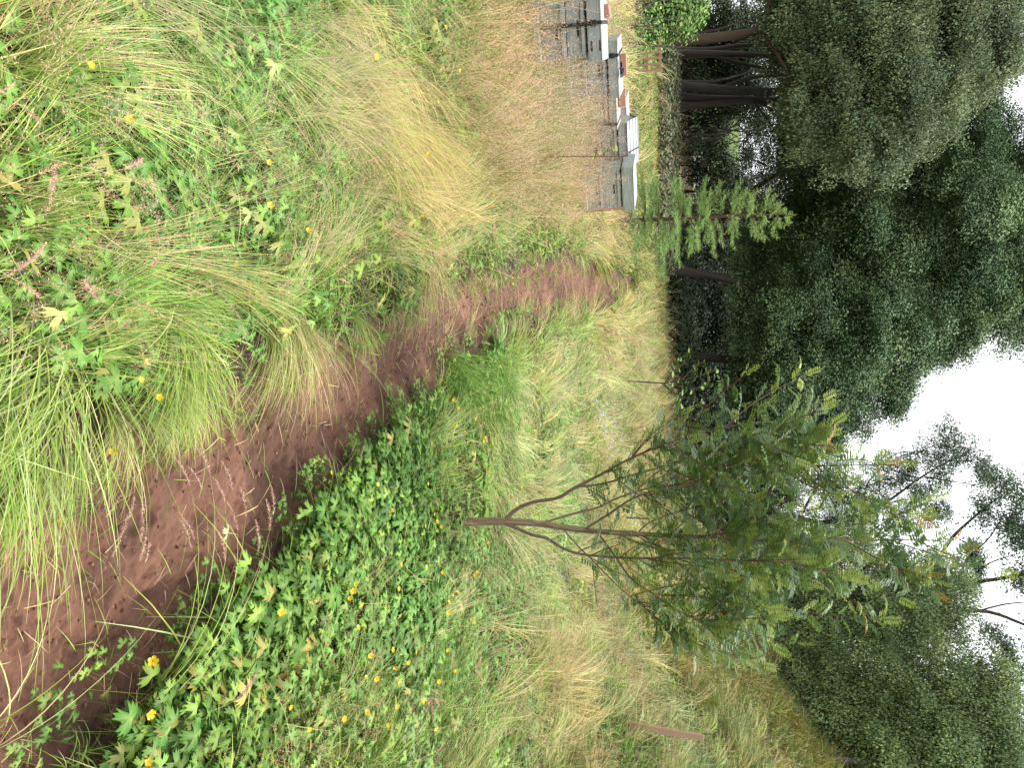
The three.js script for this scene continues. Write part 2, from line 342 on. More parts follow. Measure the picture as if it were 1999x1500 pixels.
bigTree('broadleaf_tree', 'huge dense round-crowned tree rising out of the top of the wood behind the spruce',
  [[rad([-5.647,0.512,-31], 0.6), rad([-5.64,1.659,-31], 0.45), rad([-5.623,4.448,-31], 0.4), rad([-5.793,7.128,-31], 0.3), rad([-5.865,9.705,-31], 0.2)], [rad([-5.617,2.226,-31], 0.3), rad([-6.725,3.346,-31], 0.22), rad([-7.624,4.448,-31], 0.16), rad([-8.131,5.533,-31], 0.1)]],
  [[-6.544,6.267,-30,1.736], [-7.376,7.623,-30,1.736], [-8.258,9.537,-31,1.994], [-8.335,11.204,-31,1.894], [-6.474,12.185,-31,2.791], [-5.629,9.806,-29,2.424], [-5.107,7.795,-28.5,2.199], [-4.933,5.777,-29,1.585], [-3.956,12.185,-31,2.093], [-3.301,9.79,-29.5,2.087], [-3.3,7.582,-29,2.051], [-5.852,14.508,-32,3.704], [-6.43,4.882,-30,1.158], [-4.085,4.771,-29,1.305], [-5.092,3.96,-29.5,1.138], [-3.769,3.403,-29,1.119], [-4.469,8.863,-29,2.051], [-5.085,10.893,-30,2.315], [-4.295,6.678,-28.5,2.016], [-3.395,12.991,-31,1.794]], 'dark', barkDark, { seed: 24, density: 1.5 });
bigTree('broadleaf_tree', 'dark bluish green tree sloping down towards the gap of white sky',
  [[rad([-3.861,0.629,-27.5], 0.32), rad([-3.744,1.647,-27.5], 0.24), rad([-3.375,3.144,-27.5], 0.2), rad([-2.698,4.444,-27.5], 0.17), rad([-1.826,6.343,-27.5], 0.12)], [rad([-1.082,0.596,-28.5], 0.3), rad([-0.888,2.517,-28.5], 0.24), rad([-0.695,5.212,-28.5], 0.2), rad([-0.683,7.478,-28.5], 0.12)]],
  [[-2.152,4.391,-27,1.563], [-2.457,5.641,-27,1.563], [-0.832,6.031,-27.5,1.768], [-0.496,4.549,-27,1.563], [-1.807,7.576,-27.5,1.592], [-0.418,7.686,-28,1.17], [0.68,5.632,-28,1.35], [0.843,6.746,-28,0.99], [1.032,4.332,-28,1.26], [-1.821,8.916,-28,1.08], [-2.171,10.122,-28.5,1.008], [1.869,5.792,-28,0.72], [-2.948,11.347,-29,0.839], [-0.849,3.634,-27.5,1.061], [-2.21,3.471,-27.5,1.061], [0.52,3.34,-28,1.08], [-0.168,5.083,-27.5,1.592], [-1.463,6.561,-27,1.563], [0.167,7.841,-28,0.81], [-0.829,8.764,-28,0.72], [1.881,4.985,-28,0.9], [1.899,3.838,-28,1.08], [-1.505,9.97,-28.5,0.733]], 'dark', barkDark, { seed: 25, density: 1.5 });
bigTree('broadleaf_tree', 'hazy thin-crowned tree standing against the sky behind the rowan top',
  [[rad([5.406,2.117,-36], 0.3), rad([5.533,4.916,-36], 0.22), rad([5.882,7.415,-36], 0.17), rad([5.054,9.439,-36], 0.11), rad([3.831,11.021,-36], 0.07), rad([3.172,11.993,-36], 0.04)], [rad([5.882,7.415,-36], 0.13), rad([5.62,8.636,-36], 0.1), rad([4.318,8.837,-36], 0.07), rad([3.441,9.439,-36], 0.04)], [rad([5.709,6.176,-36], 0.12), rad([4.15,7.004,-36], 0.08), rad([3.264,7.62,-36], 0.04)]],
  [[3.653,9.539,-36,0.602], [3.316,10.234,-36,0.509], [2.767,11.021,-36,0.556], [2.326,11.993,-36,0.695], [2.965,11.799,-36,0.556], [2.735,12.762,-36,0.556], [3.36,13.048,-36,0.602], [4.273,10.431,-36,0.602], [3.923,11.605,-36,0.509], [4.528,9.038,-36,0.833], [5.093,8.231,-36,1.019], [4.139,7.415,-36,0.695], [5.242,7.004,-36,1.042], [6.301,7.824,-36,1.158], [5.577,9.837,-36,0.833], [5.002,11.021,-36,0.602], [4.172,6.176,-36,0.926], [6.807,6.176,-36,1.389], [4.19,13.428,-36,0.509], [5.301,11.605,-36,0.417]], 'airy', barkGrey, { seed: 26, density: 1.0, grow: 1.45, thin: 0.5 });
bigTree('broadleaf_tree', 'tall bare-limbed tree fanning out at the upper right above the bushy trees',
  [[rad([9.099,3.467,-30], 0.45), rad([8.355,7.79,-30], 0.34), rad([7.804,9.442,-30], 0.28), rad([6.944,10.573,-30], 0.2), rad([6.613,11.842,-30], 0.15), rad([6.18,13.545,-30], 0.1)],
   [rad([8.002,9.115,-30], 0.2), rad([5.463,10.252,-30], 0.13), rad([4.553,11.052,-30], 0.09), rad([3.829,11.842,-30], 0.05)],
   [rad([7.041,10.413,-30], 0.1), rad([5.962,10.893,-30], 0.07), rad([5.234,11.527,-30], 0.05), rad([4.345,11.999,-30], 0.03)],
   [rad([7.784,9.767,-30], 0.18), rad([7.764,11.527,-30], 0.14), rad([8.129,12.607,-30], 0.11), rad([8.411,13.545,-30], 0.09)],
   [rad([7.793,11.052,-30], 0.08), rad([7.474,11.999,-30], 0.06), rad([7.341,12.777,-30], 0.04)],
   [rad([8.355,7.79,-30], 0.22), rad([9.693,10.252,-30], 0.16), rad([10.019,11.685,-30], 0.13), rad([9.981,13.239,-30], 0.1)],
   [rad([6.847,10.733,-30], 0.08), rad([6.106,11.527,-30], 0.05), rad([5.714,12.467,-30], 0.03)]],
  [[3.742,11.842,-30,0.656], [4.337,12.233,-30,0.656], [5.025,12.389,-30,0.54], [5.044,11.921,-30,0.424], [4.373,11.211,-30,0.309], [4.307,13.085,-30,1.158], [6.023,13.239,-30,1.158], [5.867,11.052,-30,0.27], [6.671,12.389,-30,0.309], [8.467,11.448,-30,0.309], [9.049,11.842,-30,0.347], [9.889,12.233,-30,0.502], [8.604,13.239,-30,0.965], [11.262,12.389,-30,0.772], [6.488,10.893,-30,0.347]], 'airy', barkDark, { seed: 27, density: 1.0, grow: 1.5, thin: 0.42, noLimbs: true });
bigTree('bushy_tree', 'bushy tree with soft pale green foliage on the bank just right of the rowan',
  [[rad([6.197,3.513,-21], 0.22), rad([6.068,4.491,-21], 0.16), rad([5.8,5.683,-21], 0.12), rad([5.477,6.846,-21], 0.07)]],
  [[5.093,4.504,-22,0.99], [5.869,4.611,-21,0.945], [4.888,5.88,-22,1.132], [5.667,5.801,-21,1.08], [5.086,7.098,-22,0.99], [5.711,7.075,-21,0.945], [5.421,7.754,-21,0.675], [6.294,4.809,-20,0.836], [6.451,5.933,-20,0.9], [5.41,3.607,-22,0.707], [5.947,3.39,-21,0.608], [6.596,4.004,-20,0.514], [5.727,2.825,-22,0.637], [6.871,4.393,-19.5,0.502], [5.577,5.21,-21,1.215], [5.38,6.384,-21,1.215], [4.78,5.384,-22,1.132], [4.783,4.238,-23,0.887], [6.091,6.495,-20.5,0.923], [5.192,7.555,-21.5,0.83], [5.246,3.429,-23,0.887], [6.172,2.917,-21,0.459], [6.403,3.269,-20.3,0.47], [6.673,3.691,-19.8,0.458], [5.585,2.719,-22.5,0.579]], 'mid', barkGrey, { seed: 28, density: 1.1, low: -0.8, thin: 0.45 });
bigTree('bushy_tree', 'bushy tree with soft pale green foliage at the right edge above the grassy bank',
  [[rad([7.258,4.774,-18.5], 0.22), rad([7.146,5.398,-18.5], 0.16), rad([6.891,6.417,-18.5], 0.12), rad([6.713,7.213,-18.5], 0.07)], [rad([7.712,5.819,-17.5], 0.13), rad([7.615,6.154,-17.5], 0.11), rad([7.7,6.532,-17.5], 0.1), rad([7.815,7.093,-17.5], 0.08)]],
  [[6.836,5.396,-19,0.733], [6.775,6.133,-19,0.916], [6.474,7.061,-19,0.855], [6.868,7.669,-19,0.672], [7.385,5.809,-18.5,0.773], [7.419,6.617,-18.5,0.952], [7.55,7.508,-18.5,0.833], [7.375,8.168,-19,0.55], [7.921,6.868,-18,0.81], [8.05,7.631,-18,0.81], [8.407,6.285,-18,0.695], [7.821,7.819,-18,0.579], [7.11,4.861,-19,0.55], [7.544,5.295,-18.5,0.476], [7.834,5.644,-18,0.463], [7.114,6.496,-18.8,0.967], [7.283,5.502,-19,0.733], [6.967,7.244,-18.6,0.957], [7.508,6.771,-18,0.926], [7.585,5.991,-18,0.695], [6.476,7.935,-19.2,0.556], [7,4.086,-19.3,0.447], [7.239,4.452,-18.8,0.435], [7.487,4.861,-18.4,0.426], [7.718,5.194,-18,0.417], [7.932,5.456,-17.6,0.453]], 'mid', barkGrey, { seed: 29, density: 1.1, low: -0.8, thin: 0.42, rooted: true });
// wood standing further back, one mass between the trunks
{
  const t = thing('far_wood', [-7.234,1.148,-46], 'far dense mass of wood seen between the trunks of the big trees', 'wood'); t.userData.kind = 'stuff'; seed(30);
  const list = [], o = t.position, sparse = [[-14.173,4.889,-47,0.605], [-13.091,4.554,-47,0.484], [-14.932,5.251,-47,0.544], [-19.029,4.833,-47,0.907], [-18.888,6.038,-48,1.235], [-18.176,7.439,-48,1.235], [-16.253,5.755,-48,0.926], [-16.461,6.881,-48,1.235], [-12.165,4.903,-48,1.235], [-13.871,6.038,-48,0.926], [-13.21,7.161,-48,1.235], [-12.264,8.271,-48,1.543], [-9.765,5.472,-48,1.543], [-20.896,3.388,-46,1.479], [-21.544,6.038,-48,1.852], [-19.616,7.717,-48,1.852], [-17.435,5.755,-48,1.08], [-15.225,7.717,-48,1.543], [-12.395,6.038,-48,1.08], [-10.847,7.439,-48,1.852], [-18.42,4.618,-48,0.926], [-20.418,3.992,-47,1.36], [-10.735,5.112,-47,1.209]],
    dense = [[-8.739,4.273,-47,1.814], [-8.646,6.496,-47,2.116], [-5.995,3.94,-46,2.071], [-5.366,6.121,-46,2.219], [-3.14,3.94,-46,2.071], [-2.821,6.39,-46,2.219], [-0.559,3.888,-45,2.026], [-0.276,6.285,-45,2.17], [1.955,3.888,-45,2.026], [2.208,6.285,-45,2.026], [4.096,3.836,-44,1.698], [4.317,6.18,-44,1.698], [6.281,3.836,-44,1.698], [6.754,5.922,-44,1.698], [8.517,4.298,-43,1.659], [8.69,6.326,-43,1.659], [-8.852,8.401,-47,1.814], [-5.31,8.256,-46,1.775], [-1.956,8.256,-46,1.775], [0.821,7.851,-45,1.447], [10.357,4.982,-42,1.621], [10.517,6.703,-42,1.621]];
  const rel = (b) => [b[0] - o.x, b[1] - o.y, b[2] - o.z, b[3]];
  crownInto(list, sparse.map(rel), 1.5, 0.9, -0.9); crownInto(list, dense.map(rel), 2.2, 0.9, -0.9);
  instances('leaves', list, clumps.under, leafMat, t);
}
// dark undergrowth that closes the wood
{
  const t = thing('undergrowth', [-3.397,1.235,-36], 'dark tangled undergrowth filling the shade beneath the big trees', 'undergrowth');
  t.userData.kind = 'stuff'; seed(31);
  const list = [], o = t.position, B = [];
  for (const p of [[-5.121,0.974,-29], [-4.477,1.082,-29], [-3.684,0.984,-28.5], [-2.963,1.09,-28.5], [-2.247,0.984,-28.5], [-1.526,1.09,-28.5], [-0.809,0.984,-28.5], [-0.09,1.09,-28.5], [0.629,0.984,-28.5], [1.346,1.125,-28.5], [2.027,1.219,-28], [2.635,1.649,-28], [3.405,2.415,-28], [4.185,2.584,-28], [4.963,2.649,-27.5], [5.705,2.791,-27], [6.123,3.057,-26], [-5.063,1.469,-31], [-3.698,1.565,-31], [-2.335,1.565,-31], [-0.973,1.565,-31], [0.389,1.565,-31], [1.752,1.565,-31], [-4.985,2.636,-32], [-3.39,2.636,-32], [-1.795,2.636,-32], [-0.199,2.636,-32], [1.396,2.636,-32]]) B.push([p[0] - o.x, p[1] - o.y, p[2] - o.z, 0.75]);
  const row = [[-15.422,3.369,-35], [-15.132,4.065,-36], [-13.556,4.279,-36], [-11.905,4.065,-36], [-10.163,1.677,-36], [-11.928,1.568,-38], [-12.873,1.677,-36], [-14.382,1.794,-37], [-15.151,1.674,-35], [-14.847,3.528,-36], [-13.964,3.421,-36], [-12.859,3.473,-37], [-9.191,3.362,-37], [-8.026,3.694,-37], [-15.478,2.771,-36], [-14.785,2.469,-37], [-13.612,2.693,-37], [-12.335,2.805,-37], [-11.389,2.494,-38], [-9.703,2.469,-37], [-8.092,2.445,-36], [-6.788,2.101,-35], [-5.467,2.314,-35], [-4.039,2.188,-34], [-2.762,2.292,-34], [-1.488,2.188,-34], [-0.206,2.069,-33], [1.032,2.17,-33], [2.268,2.27,-33], [3.397,2.395,-34], [4.113,2.67,-33], [4.978,2.829,-32], [5.964,3.161,-31], [6.694,3.288,-30], [7.259,3.672,-28], [-6.192,3.694,-37], [-4.803,4.135,-37], [-3.342,3.851,-36], [-2.005,3.851,-36], [-0.669,3.636,-36], [0.669,3.636,-36], [2.005,3.851,-36], [3.342,3.851,-36], [4.519,4.822,-35], [6.271,4.729,-34], [7.055,5.104,-32]];
  row.forEach((p, i) => { B.push([p[0] - o.x, p[1] - o.y, p[2] - o.z, 1.05]); if (i > 20 && i < 35) B.push([p[0] - o.x, p[1] - o.y - 1.0, p[2] - o.z + 1, 0.9]); });
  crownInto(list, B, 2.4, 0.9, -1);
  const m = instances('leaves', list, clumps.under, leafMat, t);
  const g = new Geo();
  for (let k = 0; k < 90; k++) { const x = rr(-11, 7), z = rr(-4, 3), y0 = H(o.x + x, o.z + z) - o.y; tube(g, [[x, y0, z, rr(0.03, 0.1)], [x + rr(-0.3, 0.3), y0 + 1.5, z, 0.04], [x + rr(-0.8, 0.8), y0 + rr(2.5, 4.5), z, 0.02]], 5, barkDark, 0.2); }
  part('stem', g.build(), barkMat, t);
}
// shade-side herbs and nettles in front of the wood
{
  const t = thing('rough_herbage', [-5, 0.5, -23], 'rough grey green nettles and herbs along the foot of the wood', 'herbage'); t.userData.kind = 'stuff'; seed(32);
  const list = [];
  for (let k = 0; k < 1500; k++) {
    const x = rr(-11, -3.8), z = -rr(21.5, 27) + 0.1 * x, y = H(x, z) + rr(0.0, 0.4);
    const s = rr(0.6, 1.2), b = rr(0.7, 1.3); list.push([new THREE.Matrix4().compose(new THREE.Vector3(x + 5, y - 0.5, z + 23), new THREE.Quaternion().setFromAxisAngle(UPV, rr(0, 6)), new THREE.Vector3(s, s, s)), b * 1.1, b, b * 1.2]);
  }
  instances('leaves', list, leafClump(33, 26, 0.25, 0.1, [[0.13, 0.18, 0.08], [0.19, 0.18, 0.1], [0.1, 0.16, 0.06]], false), leafMat, t);
}
// bright shrub at the left
{
  const b0 = [-6.945,0.366,-15.539], t = thing('shrub', b0, 'bright green leafy shrub at the far left beside the wooden hurdle', 'shrub'); seed(34);
  const list = [], rel = (b) => [b[0] - b0[0], b[1] - b0[1], b[2] - b0[2], b[3]];
  crownInto(list, [[-8.114,0.636,-17.5,0.506], [-8.18,1.073,-17.5,0.473], [-7.575,0.489,-17.2,0.332], [-7.853,0.906,-17.6,0.385], [-8.576,0.471,-17.5,0.563], [-8.61,1.181,-17.5,0.506], [-7.911,1.341,-17.7,0.273], [-7.208,0.362,-17,0.197], [-8.356,1.614,-18,0.255]].map(rel), 2.6, 0.9, -1);
  instances('leaves', list, clumps.bush, leafMat, t);
  const g = new Geo();
  for (let k = 0; k < 14; k++) { const x = rr(-0.8, 0.8); tube(g, [[x * 0.4, -0.1, rr(-0.3, 0.3), 0.015], [x * 0.8, 0.5, rr(-0.3, 0.3), 0.01], [x, 1.1, rr(-0.4, 0.4), 0.005]], 5, barkGrey); }
  part('stem', g.build(), barkMat, t);
}
// ---------------------------------------------------------------- beehives
const stainN = tile((u, v) => fbm(u * 7 + 3, v * 20 + 3, 4)), stain = noiseTexture(256, (u, v) => { const q = 255 * clamp(0.6 + stainN(u, v) * 0.75, 0, 1); return [q, q * 0.985, q * 0.95]; }, true);
const hiveGrey = new THREE.MeshStandardMaterial({ map: stain, color: lin(0.34, 0.39, 0.415), roughness: 0.6, bumpMap: barkBump, bumpScale: 0.001 });
const hiveGreyB = new THREE.MeshStandardMaterial({ map: stain, color: lin(0.36, 0.41, 0.415), roughness: 0.6, bumpMap: barkBump, bumpScale: 0.001 });
const zincMat = new THREE.MeshStandardMaterial({ map: stain, color: lin(0.44, 0.46, 0.5), roughness: 0.6, metalness: 0.2 });
const darkMat = new THREE.MeshStandardMaterial({ color: lin(0.012, 0.012, 0.014), roughness: 0.7 });
const woodMat = new THREE.MeshStandardMaterial({ color: lin(0.36, 0.22, 0.14), roughness: 0.85, bumpMap: barkBump, bumpScale: 0.004 });
const brickMat = new THREE.MeshStandardMaterial({ color: lin(0.36, 0.2, 0.135), roughness: 0.95, bumpMap: soilBump, bumpScale: 0.004 });
const box = (w, h, d, r = 0.006) => new RoundedBoxGeometry(w, h, d, 2, r);
function hive(name, label, [px, py, pz], yaw, o) {
  // p is the middle of the roof top; boxes stack down from it to a stand on the ground
  const gy = H(px, pz), t = thing(name, [px, gy, pz], label, 'beehive', 'beehives in the long grass');
  t.rotation.y = yaw;
  let y = py - gy; const W = 0.46 * (o.s || 1), m = o.pale ? hiveGreyB : hiveGrey;
  if (o.gable) {
    y -= o.gable;
    const sh = new THREE.Shape([[-0.25, 0], [0.25, 0], [0.25, 0.02], [0.0, o.gable], [-0.25, 0.02]].map((q) => new THREE.Vector2(...q)));
    const e = new THREE.ExtrudeGeometry(sh, { depth: 0.5, bevelEnabled: false }); e.rotateY(Math.PI / 2); e.translate(-0.25, y, 0);
    part('gable', e, m, t);
    for (const sd of [-1, 1]) {
      const L = Math.hypot(0.25, o.gable - 0.02) + 0.05, a = Math.atan2(o.gable - 0.02, 0.25), sheet = part('roof_sheet', box(0.56, 0.008, L, 0.003), zincMat, t, [0, y + 0.012 + (o.gable - 0.0) / 2, sd * 0.135]);
      sheet.rotation.x = sd * a;
      for (let k = 0; k < 3; k++) part('seam', box(0.56, 0.006, 0.008, 0.002), hiveGrey, sheet, [0, 0.007, (k - 1) * L * 0.27]);
      part('strap', box(0.012, 0.003, L, 0.001), darkMat, sheet, [0.1, 0.0125, 0]);
    }
    part('roof_side', box(0.52, 0.1, 0.52), m, t, [0, y - 0.05, 0]); y -= 0.1;
  } else {
    part('roof_sheet', box(W + 0.07, 0.012, W + 0.07, 0.004), zincMat, t, [0, y - 0.006, 0]); y -= 0.012;
    const rf = part('roof', box(W + 0.06, o.roof, W + 0.06), m, t, [0, y - o.roof / 2, 0]);
    if (o.vents) for (const yy of [-0.02, 0.045]) part('vent', box(0.075, 0.014, 0.006, 0.002), darkMat, rf, [o.vents, yy, W / 2 + 0.031]);
    y -= o.roof;
  }
  part('gap', box(W - 0.03, 0.016, W - 0.03, 0.003), darkMat, t, [0, y - 0.008, 0]); y -= 0.016;
  for (const h of o.boxes) {
    if (y - h < 0.1) break;
    const b = part('hive_box', box(W, h - 0.006, W), m, t, [0, y - h / 2, 0]);
    part('handle', box(0.12, 0.02, 0.008, 0.003), darkMat, b, [0, h * 0.12, W / 2 + 0.001]);
    part('rail', box(W - 0.04, 0.025, 0.02), m, b, [0, h * 0.36, W / 2 + 0.01]);
    y -= h;
  }
  part('hive_floor', box(W + 0.02, 0.05, W + 0.08), m, t, [0, y - 0.025, 0.03]);
  if (o.board) part('landing_board', box(0.3, 0.06, 0.02), zincMat, t, [-0.1, y + 0.02, W / 2 + 0.05]);
  for (const sx of [-1, 1]) for (const sz of [-1, 1]) part('leg', box(0.05, Math.max(0.1, y), 0.05), woodMat, t, [sx * (W / 2 - 0.03), Math.max(0.1, y) / 2 - 0.05, sz * (W / 2 - 0.03)]);
  if (o.strap !== undefined) {
    const h = py - gy - y + 0.05, rw = W + 0.075;
    part('strap', box(0.028, h, 0.004, 0.001), darkMat, t, [o.strap, py - gy - h / 2, rw / 2 + 0.001]);
    part('strap', box(0.028, 0.004, rw + 0.006, 0.001), darkMat, t, [o.strap, py - gy + 0.002, 0]);
    part('buckle', box(0.045, 0.05, 0.014, 0.004), darkMat, t, [o.strap, py - gy - 0.06, rw / 2 + 0.01]);
  }
  return t;
}
hive('beehive', 'grey flat-roofed beehive with two vent slots, nearest the left edge', [-2.824,0.901,-6.3], 0.42, { roof: 0.1, boxes: [0.15, 0.2], vents: 0.13, strap: -0.03, s: 0.9 });
hive('beehive', 'grey strapped beehive with a brick and a black cloth on its roof', [-3.261,0.868,-8.2], 0.5, { roof: 0.09, boxes: [0.2, 0.16, 0.2], strap: -0.13, s: 1.05 });
hive('beehive', 'grey flat beehive with one pale orange brick, third from the left', [-3.378,0.727,-9.6], 0.5, { roof: 0.08, boxes: [0.15, 0.2, 0.15], strap: 0.2 });
hive('beehive', 'low grey beehive with pale roof half hidden behind the pitched-roof hive', [-3.807,0.718,-11.3], 0.55, { roof: 0.09, boxes: [0.2, 0.2, 0.2] });
hive('beehive', 'beehive with a pitched roof of pale metal sheets', [-3.134,0.908,-10.3], 0.5, { gable: 0.12, boxes: [0.2, 0.22, 0.15], s: 1.02, board: true });
hive('beehive', 'rightmost grey beehive with a deep flat roof and dark hand slots', [-2.541,0.895,-10.1], 0.56, { roof: 0.135, boxes: [0.22, 0.2, 0.15], pale: true, s: 1.05 });
function brickOn(name, label, cat, p, yaw, dims, m, tilt = 0) {
  const t = tag(part(name, box(...dims, 0.012), m, scene, [p[0], p[1] + dims[1] / 2, p[2]]), label, cat); t.rotation.set(tilt, yaw, tilt); return t;
}
brickOn('brick', 'orange brown brick lying on the leftmost beehive roof', 'brick', [-2.938,0.897,-6.3], 0.3, [0.1, 0.05, 0.1], brickMat, 0.1);
brickOn('brick', 'orange brown brick on the strapped beehive roof beside a black cloth', 'brick', [-3.247,0.872,-8.15], 0.45, [0.21, 0.065, 0.1], brickMat);
brickOn('brick', 'pale orange brick alone on the beehive left of the pitched roof', 'brick', [-3.403,0.731,-9.55], 0.2, [0.2, 0.09, 0.1], brickMat);
{
  const p = [-3.12,0.89,-8], g = new Geo();
  for (let k = 0; k < 9; k++) blade(g, p[0] - 0.07 + k * 0.017, p[1], p[2], rr(0, 6), rr(0.1, 0.6), 0.08, 0.06, 0.8, [0.01, 0.01, 0.012], [0.012, 0.012, 0.015], 4);
  tag(part('cloth', g.build(), stalkMat, scene), 'crumpled black cloth beside the brick on the strapped beehive', 'cloth');
}
{
  const p = [-2.298,0.663,-10.2], t = thing('wooden_board', [p[0], H(p[0], p[2]), p[2]], 'reddish brown board leaning at the right side of the last beehive', 'board');
  const red = new THREE.MeshStandardMaterial({ color: lin(0.2, 0.085, 0.05), roughness: 0.8, bumpMap: barkBump, bumpScale: 0.003 });
  const b = part('board', box(0.08, 0.62, 0.3), red, t, [0.02, 0.33, 0]); b.rotation.z = 0.05;
  part('cap', box(0.06, 0.14, 0.3), darkMat, t, [0.0, 0.72, 0]);
}
// hurdle, stake, posts, fence, shed, wall
{
  const a = [-6.583,0.694,-17], b = [-6.961,0.694,-17], c = [-6.561,0.959,-17], e = [-7.249,0.959,-17], y0 = H(a[0], -17);
  const t = thing('wooden_hurdle', [a[0], y0, -17], 'small weathered wooden hurdle standing by the bright shrub', 'hurdle');
  part('rail', box(a[0] - b[0] + 0.06, 0.05, 0.04), woodMat, t, [(b[0] - a[0]) / 2, a[1] - y0, 0]);
  part('rail', box(a[0] - e[0] + 0.06, 0.055, 0.04), woodMat, t, [(e[0] - a[0]) / 2, c[1] - y0, 0]);
  for (let k = 0; k < 4; k++) part('upright', box(0.045, c[1] - a[1] + 0.5, 0.035), woodMat, t, [-(a[0] - b[0]) * k / 3, (c[1] + a[1]) / 2 - y0 - 0.2, 0.04]);
}
{
  const a = [3.638,1.337,-8.6], b = [3.646,1.706,-8.6], y0 = H(a[0], -8.6);
  const t = thing('wooden_stake', [a[0], y0, -8.6], 'pale reddish flat wooden stake in the straw grass at the right', 'stake');
  const pink = new THREE.MeshStandardMaterial({ color: lin(0.44, 0.29, 0.2), roughness: 0.9, bumpMap: barkBump, bumpScale: 0.006 });
  const h = b[1] - y0 + 0.25, g = box(0.085, h, 0.03, 0.006), pos = g.attributes.position;
  for (let i = 0; i < pos.count; i++) { const y = pos.getY(i); pos.setX(i, pos.getX(i) + 0.006 * Math.sin(y * 9) + (y > h * 0.45 ? 0.01 * Math.sign(pos.getX(i)) * -1 : 0)); }
  const st = part('stake', g, pink, t, [0.03, h / 2 - 0.25, 0]); st.rotation.z = -0.1; st.rotation.y = 0.2;
}
{
  const p = [1.295,0.717,-22], q = [1.3,1.452,-22];
  tag(part('wooden_post', new THREE.CylinderGeometry(0.045, 0.055, q[1] - p[1] + 0.4, 8), woodMat, scene, [p[0], (p[1] + q[1]) / 2 - 0.2, -22]), 'brown wooden post at the foot of the dark wood left of the rowan', 'post');
}
{
  const a = [0.927,1.094,-21], b = [3.153,1.165,-20], c = [5.215,1.126,-19], t = thing('fence', [a[0], H(a[0], -21), -21], 'low fence of a blue grey rail on thin white posts behind the rowan', 'fence');
  const rel = (p, r) => [p[0] - t.position.x, p[1] - t.position.y, p[2] + 21, r], g = new Geo();
  tube(g, [rel(a, 0.025), rel(b, 0.025), rel(c, 0.025)], 6, [0.11, 0.16, 0.2]); part('rail', g.build(), stalkMat, t);
  for (const [lo, hi] of [[[2.7,0.744,-20.3], [2.67,1.771,-20.3]], [[3.868,0.64,-19.8], [3.853,0.985,-19.8]], [[4.832,0.723,-19.3], [4.77,2.065,-19.3]], [[1.607,0.724,-20.8], [1.595,1.432,-20.8]]]) { const g2 = new Geo(); tube(g2, [rel(lo, 0.018), rel(hi, 0.016)], 6, [0.6, 0.55, 0.45]); part('post', g2.build(), stalkMat, t); }
}
{
  const p = [-16.781,1.581,-66], gy = H(p[0], -66), t = thing('shed', [p[0], gy, -66], 'small white shed with a brown roof glimpsed beyond the trunks', 'shed');
  const wh = new THREE.MeshStandardMaterial({ color: lin(0.8, 0.8, 0.85), roughness: 0.8 }), br = new THREE.MeshStandardMaterial({ color: lin(0.28, 0.15, 0.1), roughness: 0.9 });
  const sh = new THREE.Shape([[-0.9, 0], [0.9, 0], [0.9, 1.3], [0, 2.0], [-0.9, 1.3]].map((q) => new THREE.Vector2(...q))), e = new THREE.ExtrudeGeometry(sh, { depth: 3, bevelEnabled: false }); e.translate(0, 0, -3);
  part('wall', e, wh, t);
  for (const sd of [-1, 1]) { const r = part('roof', box(1.3, 0.06, 3.2, 0.01), br, t, [sd * 0.5, 1.69, -1.5]); r.rotation.z = -sd * 0.661; }
  t.rotation.y = 0.5;
}
{
  const t = thing('stone_wall', [-17, H(-17, -52), -52], 'low pinkish stone wall glimpsed across the field beyond the trunks', 'wall'), m = [0, 1, 2].map(() => new THREE.MeshStandardMaterial({ color: lin(...vary([0.34, 0.25, 0.2], 0.2)), roughness: 0.95 }));
  seed(40); const g = box(0.55, 0.28, 0.4, 0.06);
  for (let r = 0; r < 3; r++) for (let k = 0; k < 26; k++) { const s = part('stone', g, m[Math.floor(rnd() * 3)], t, [-7 + k * 0.56 + r * 0.2, 0.12 + r * 0.27, rr(-0.05, 0.05)]); s.scale.set(rr(0.8, 1.1), rr(0.85, 1.1), 1); s.rotation.y = rr(-0.1, 0.1); }
}
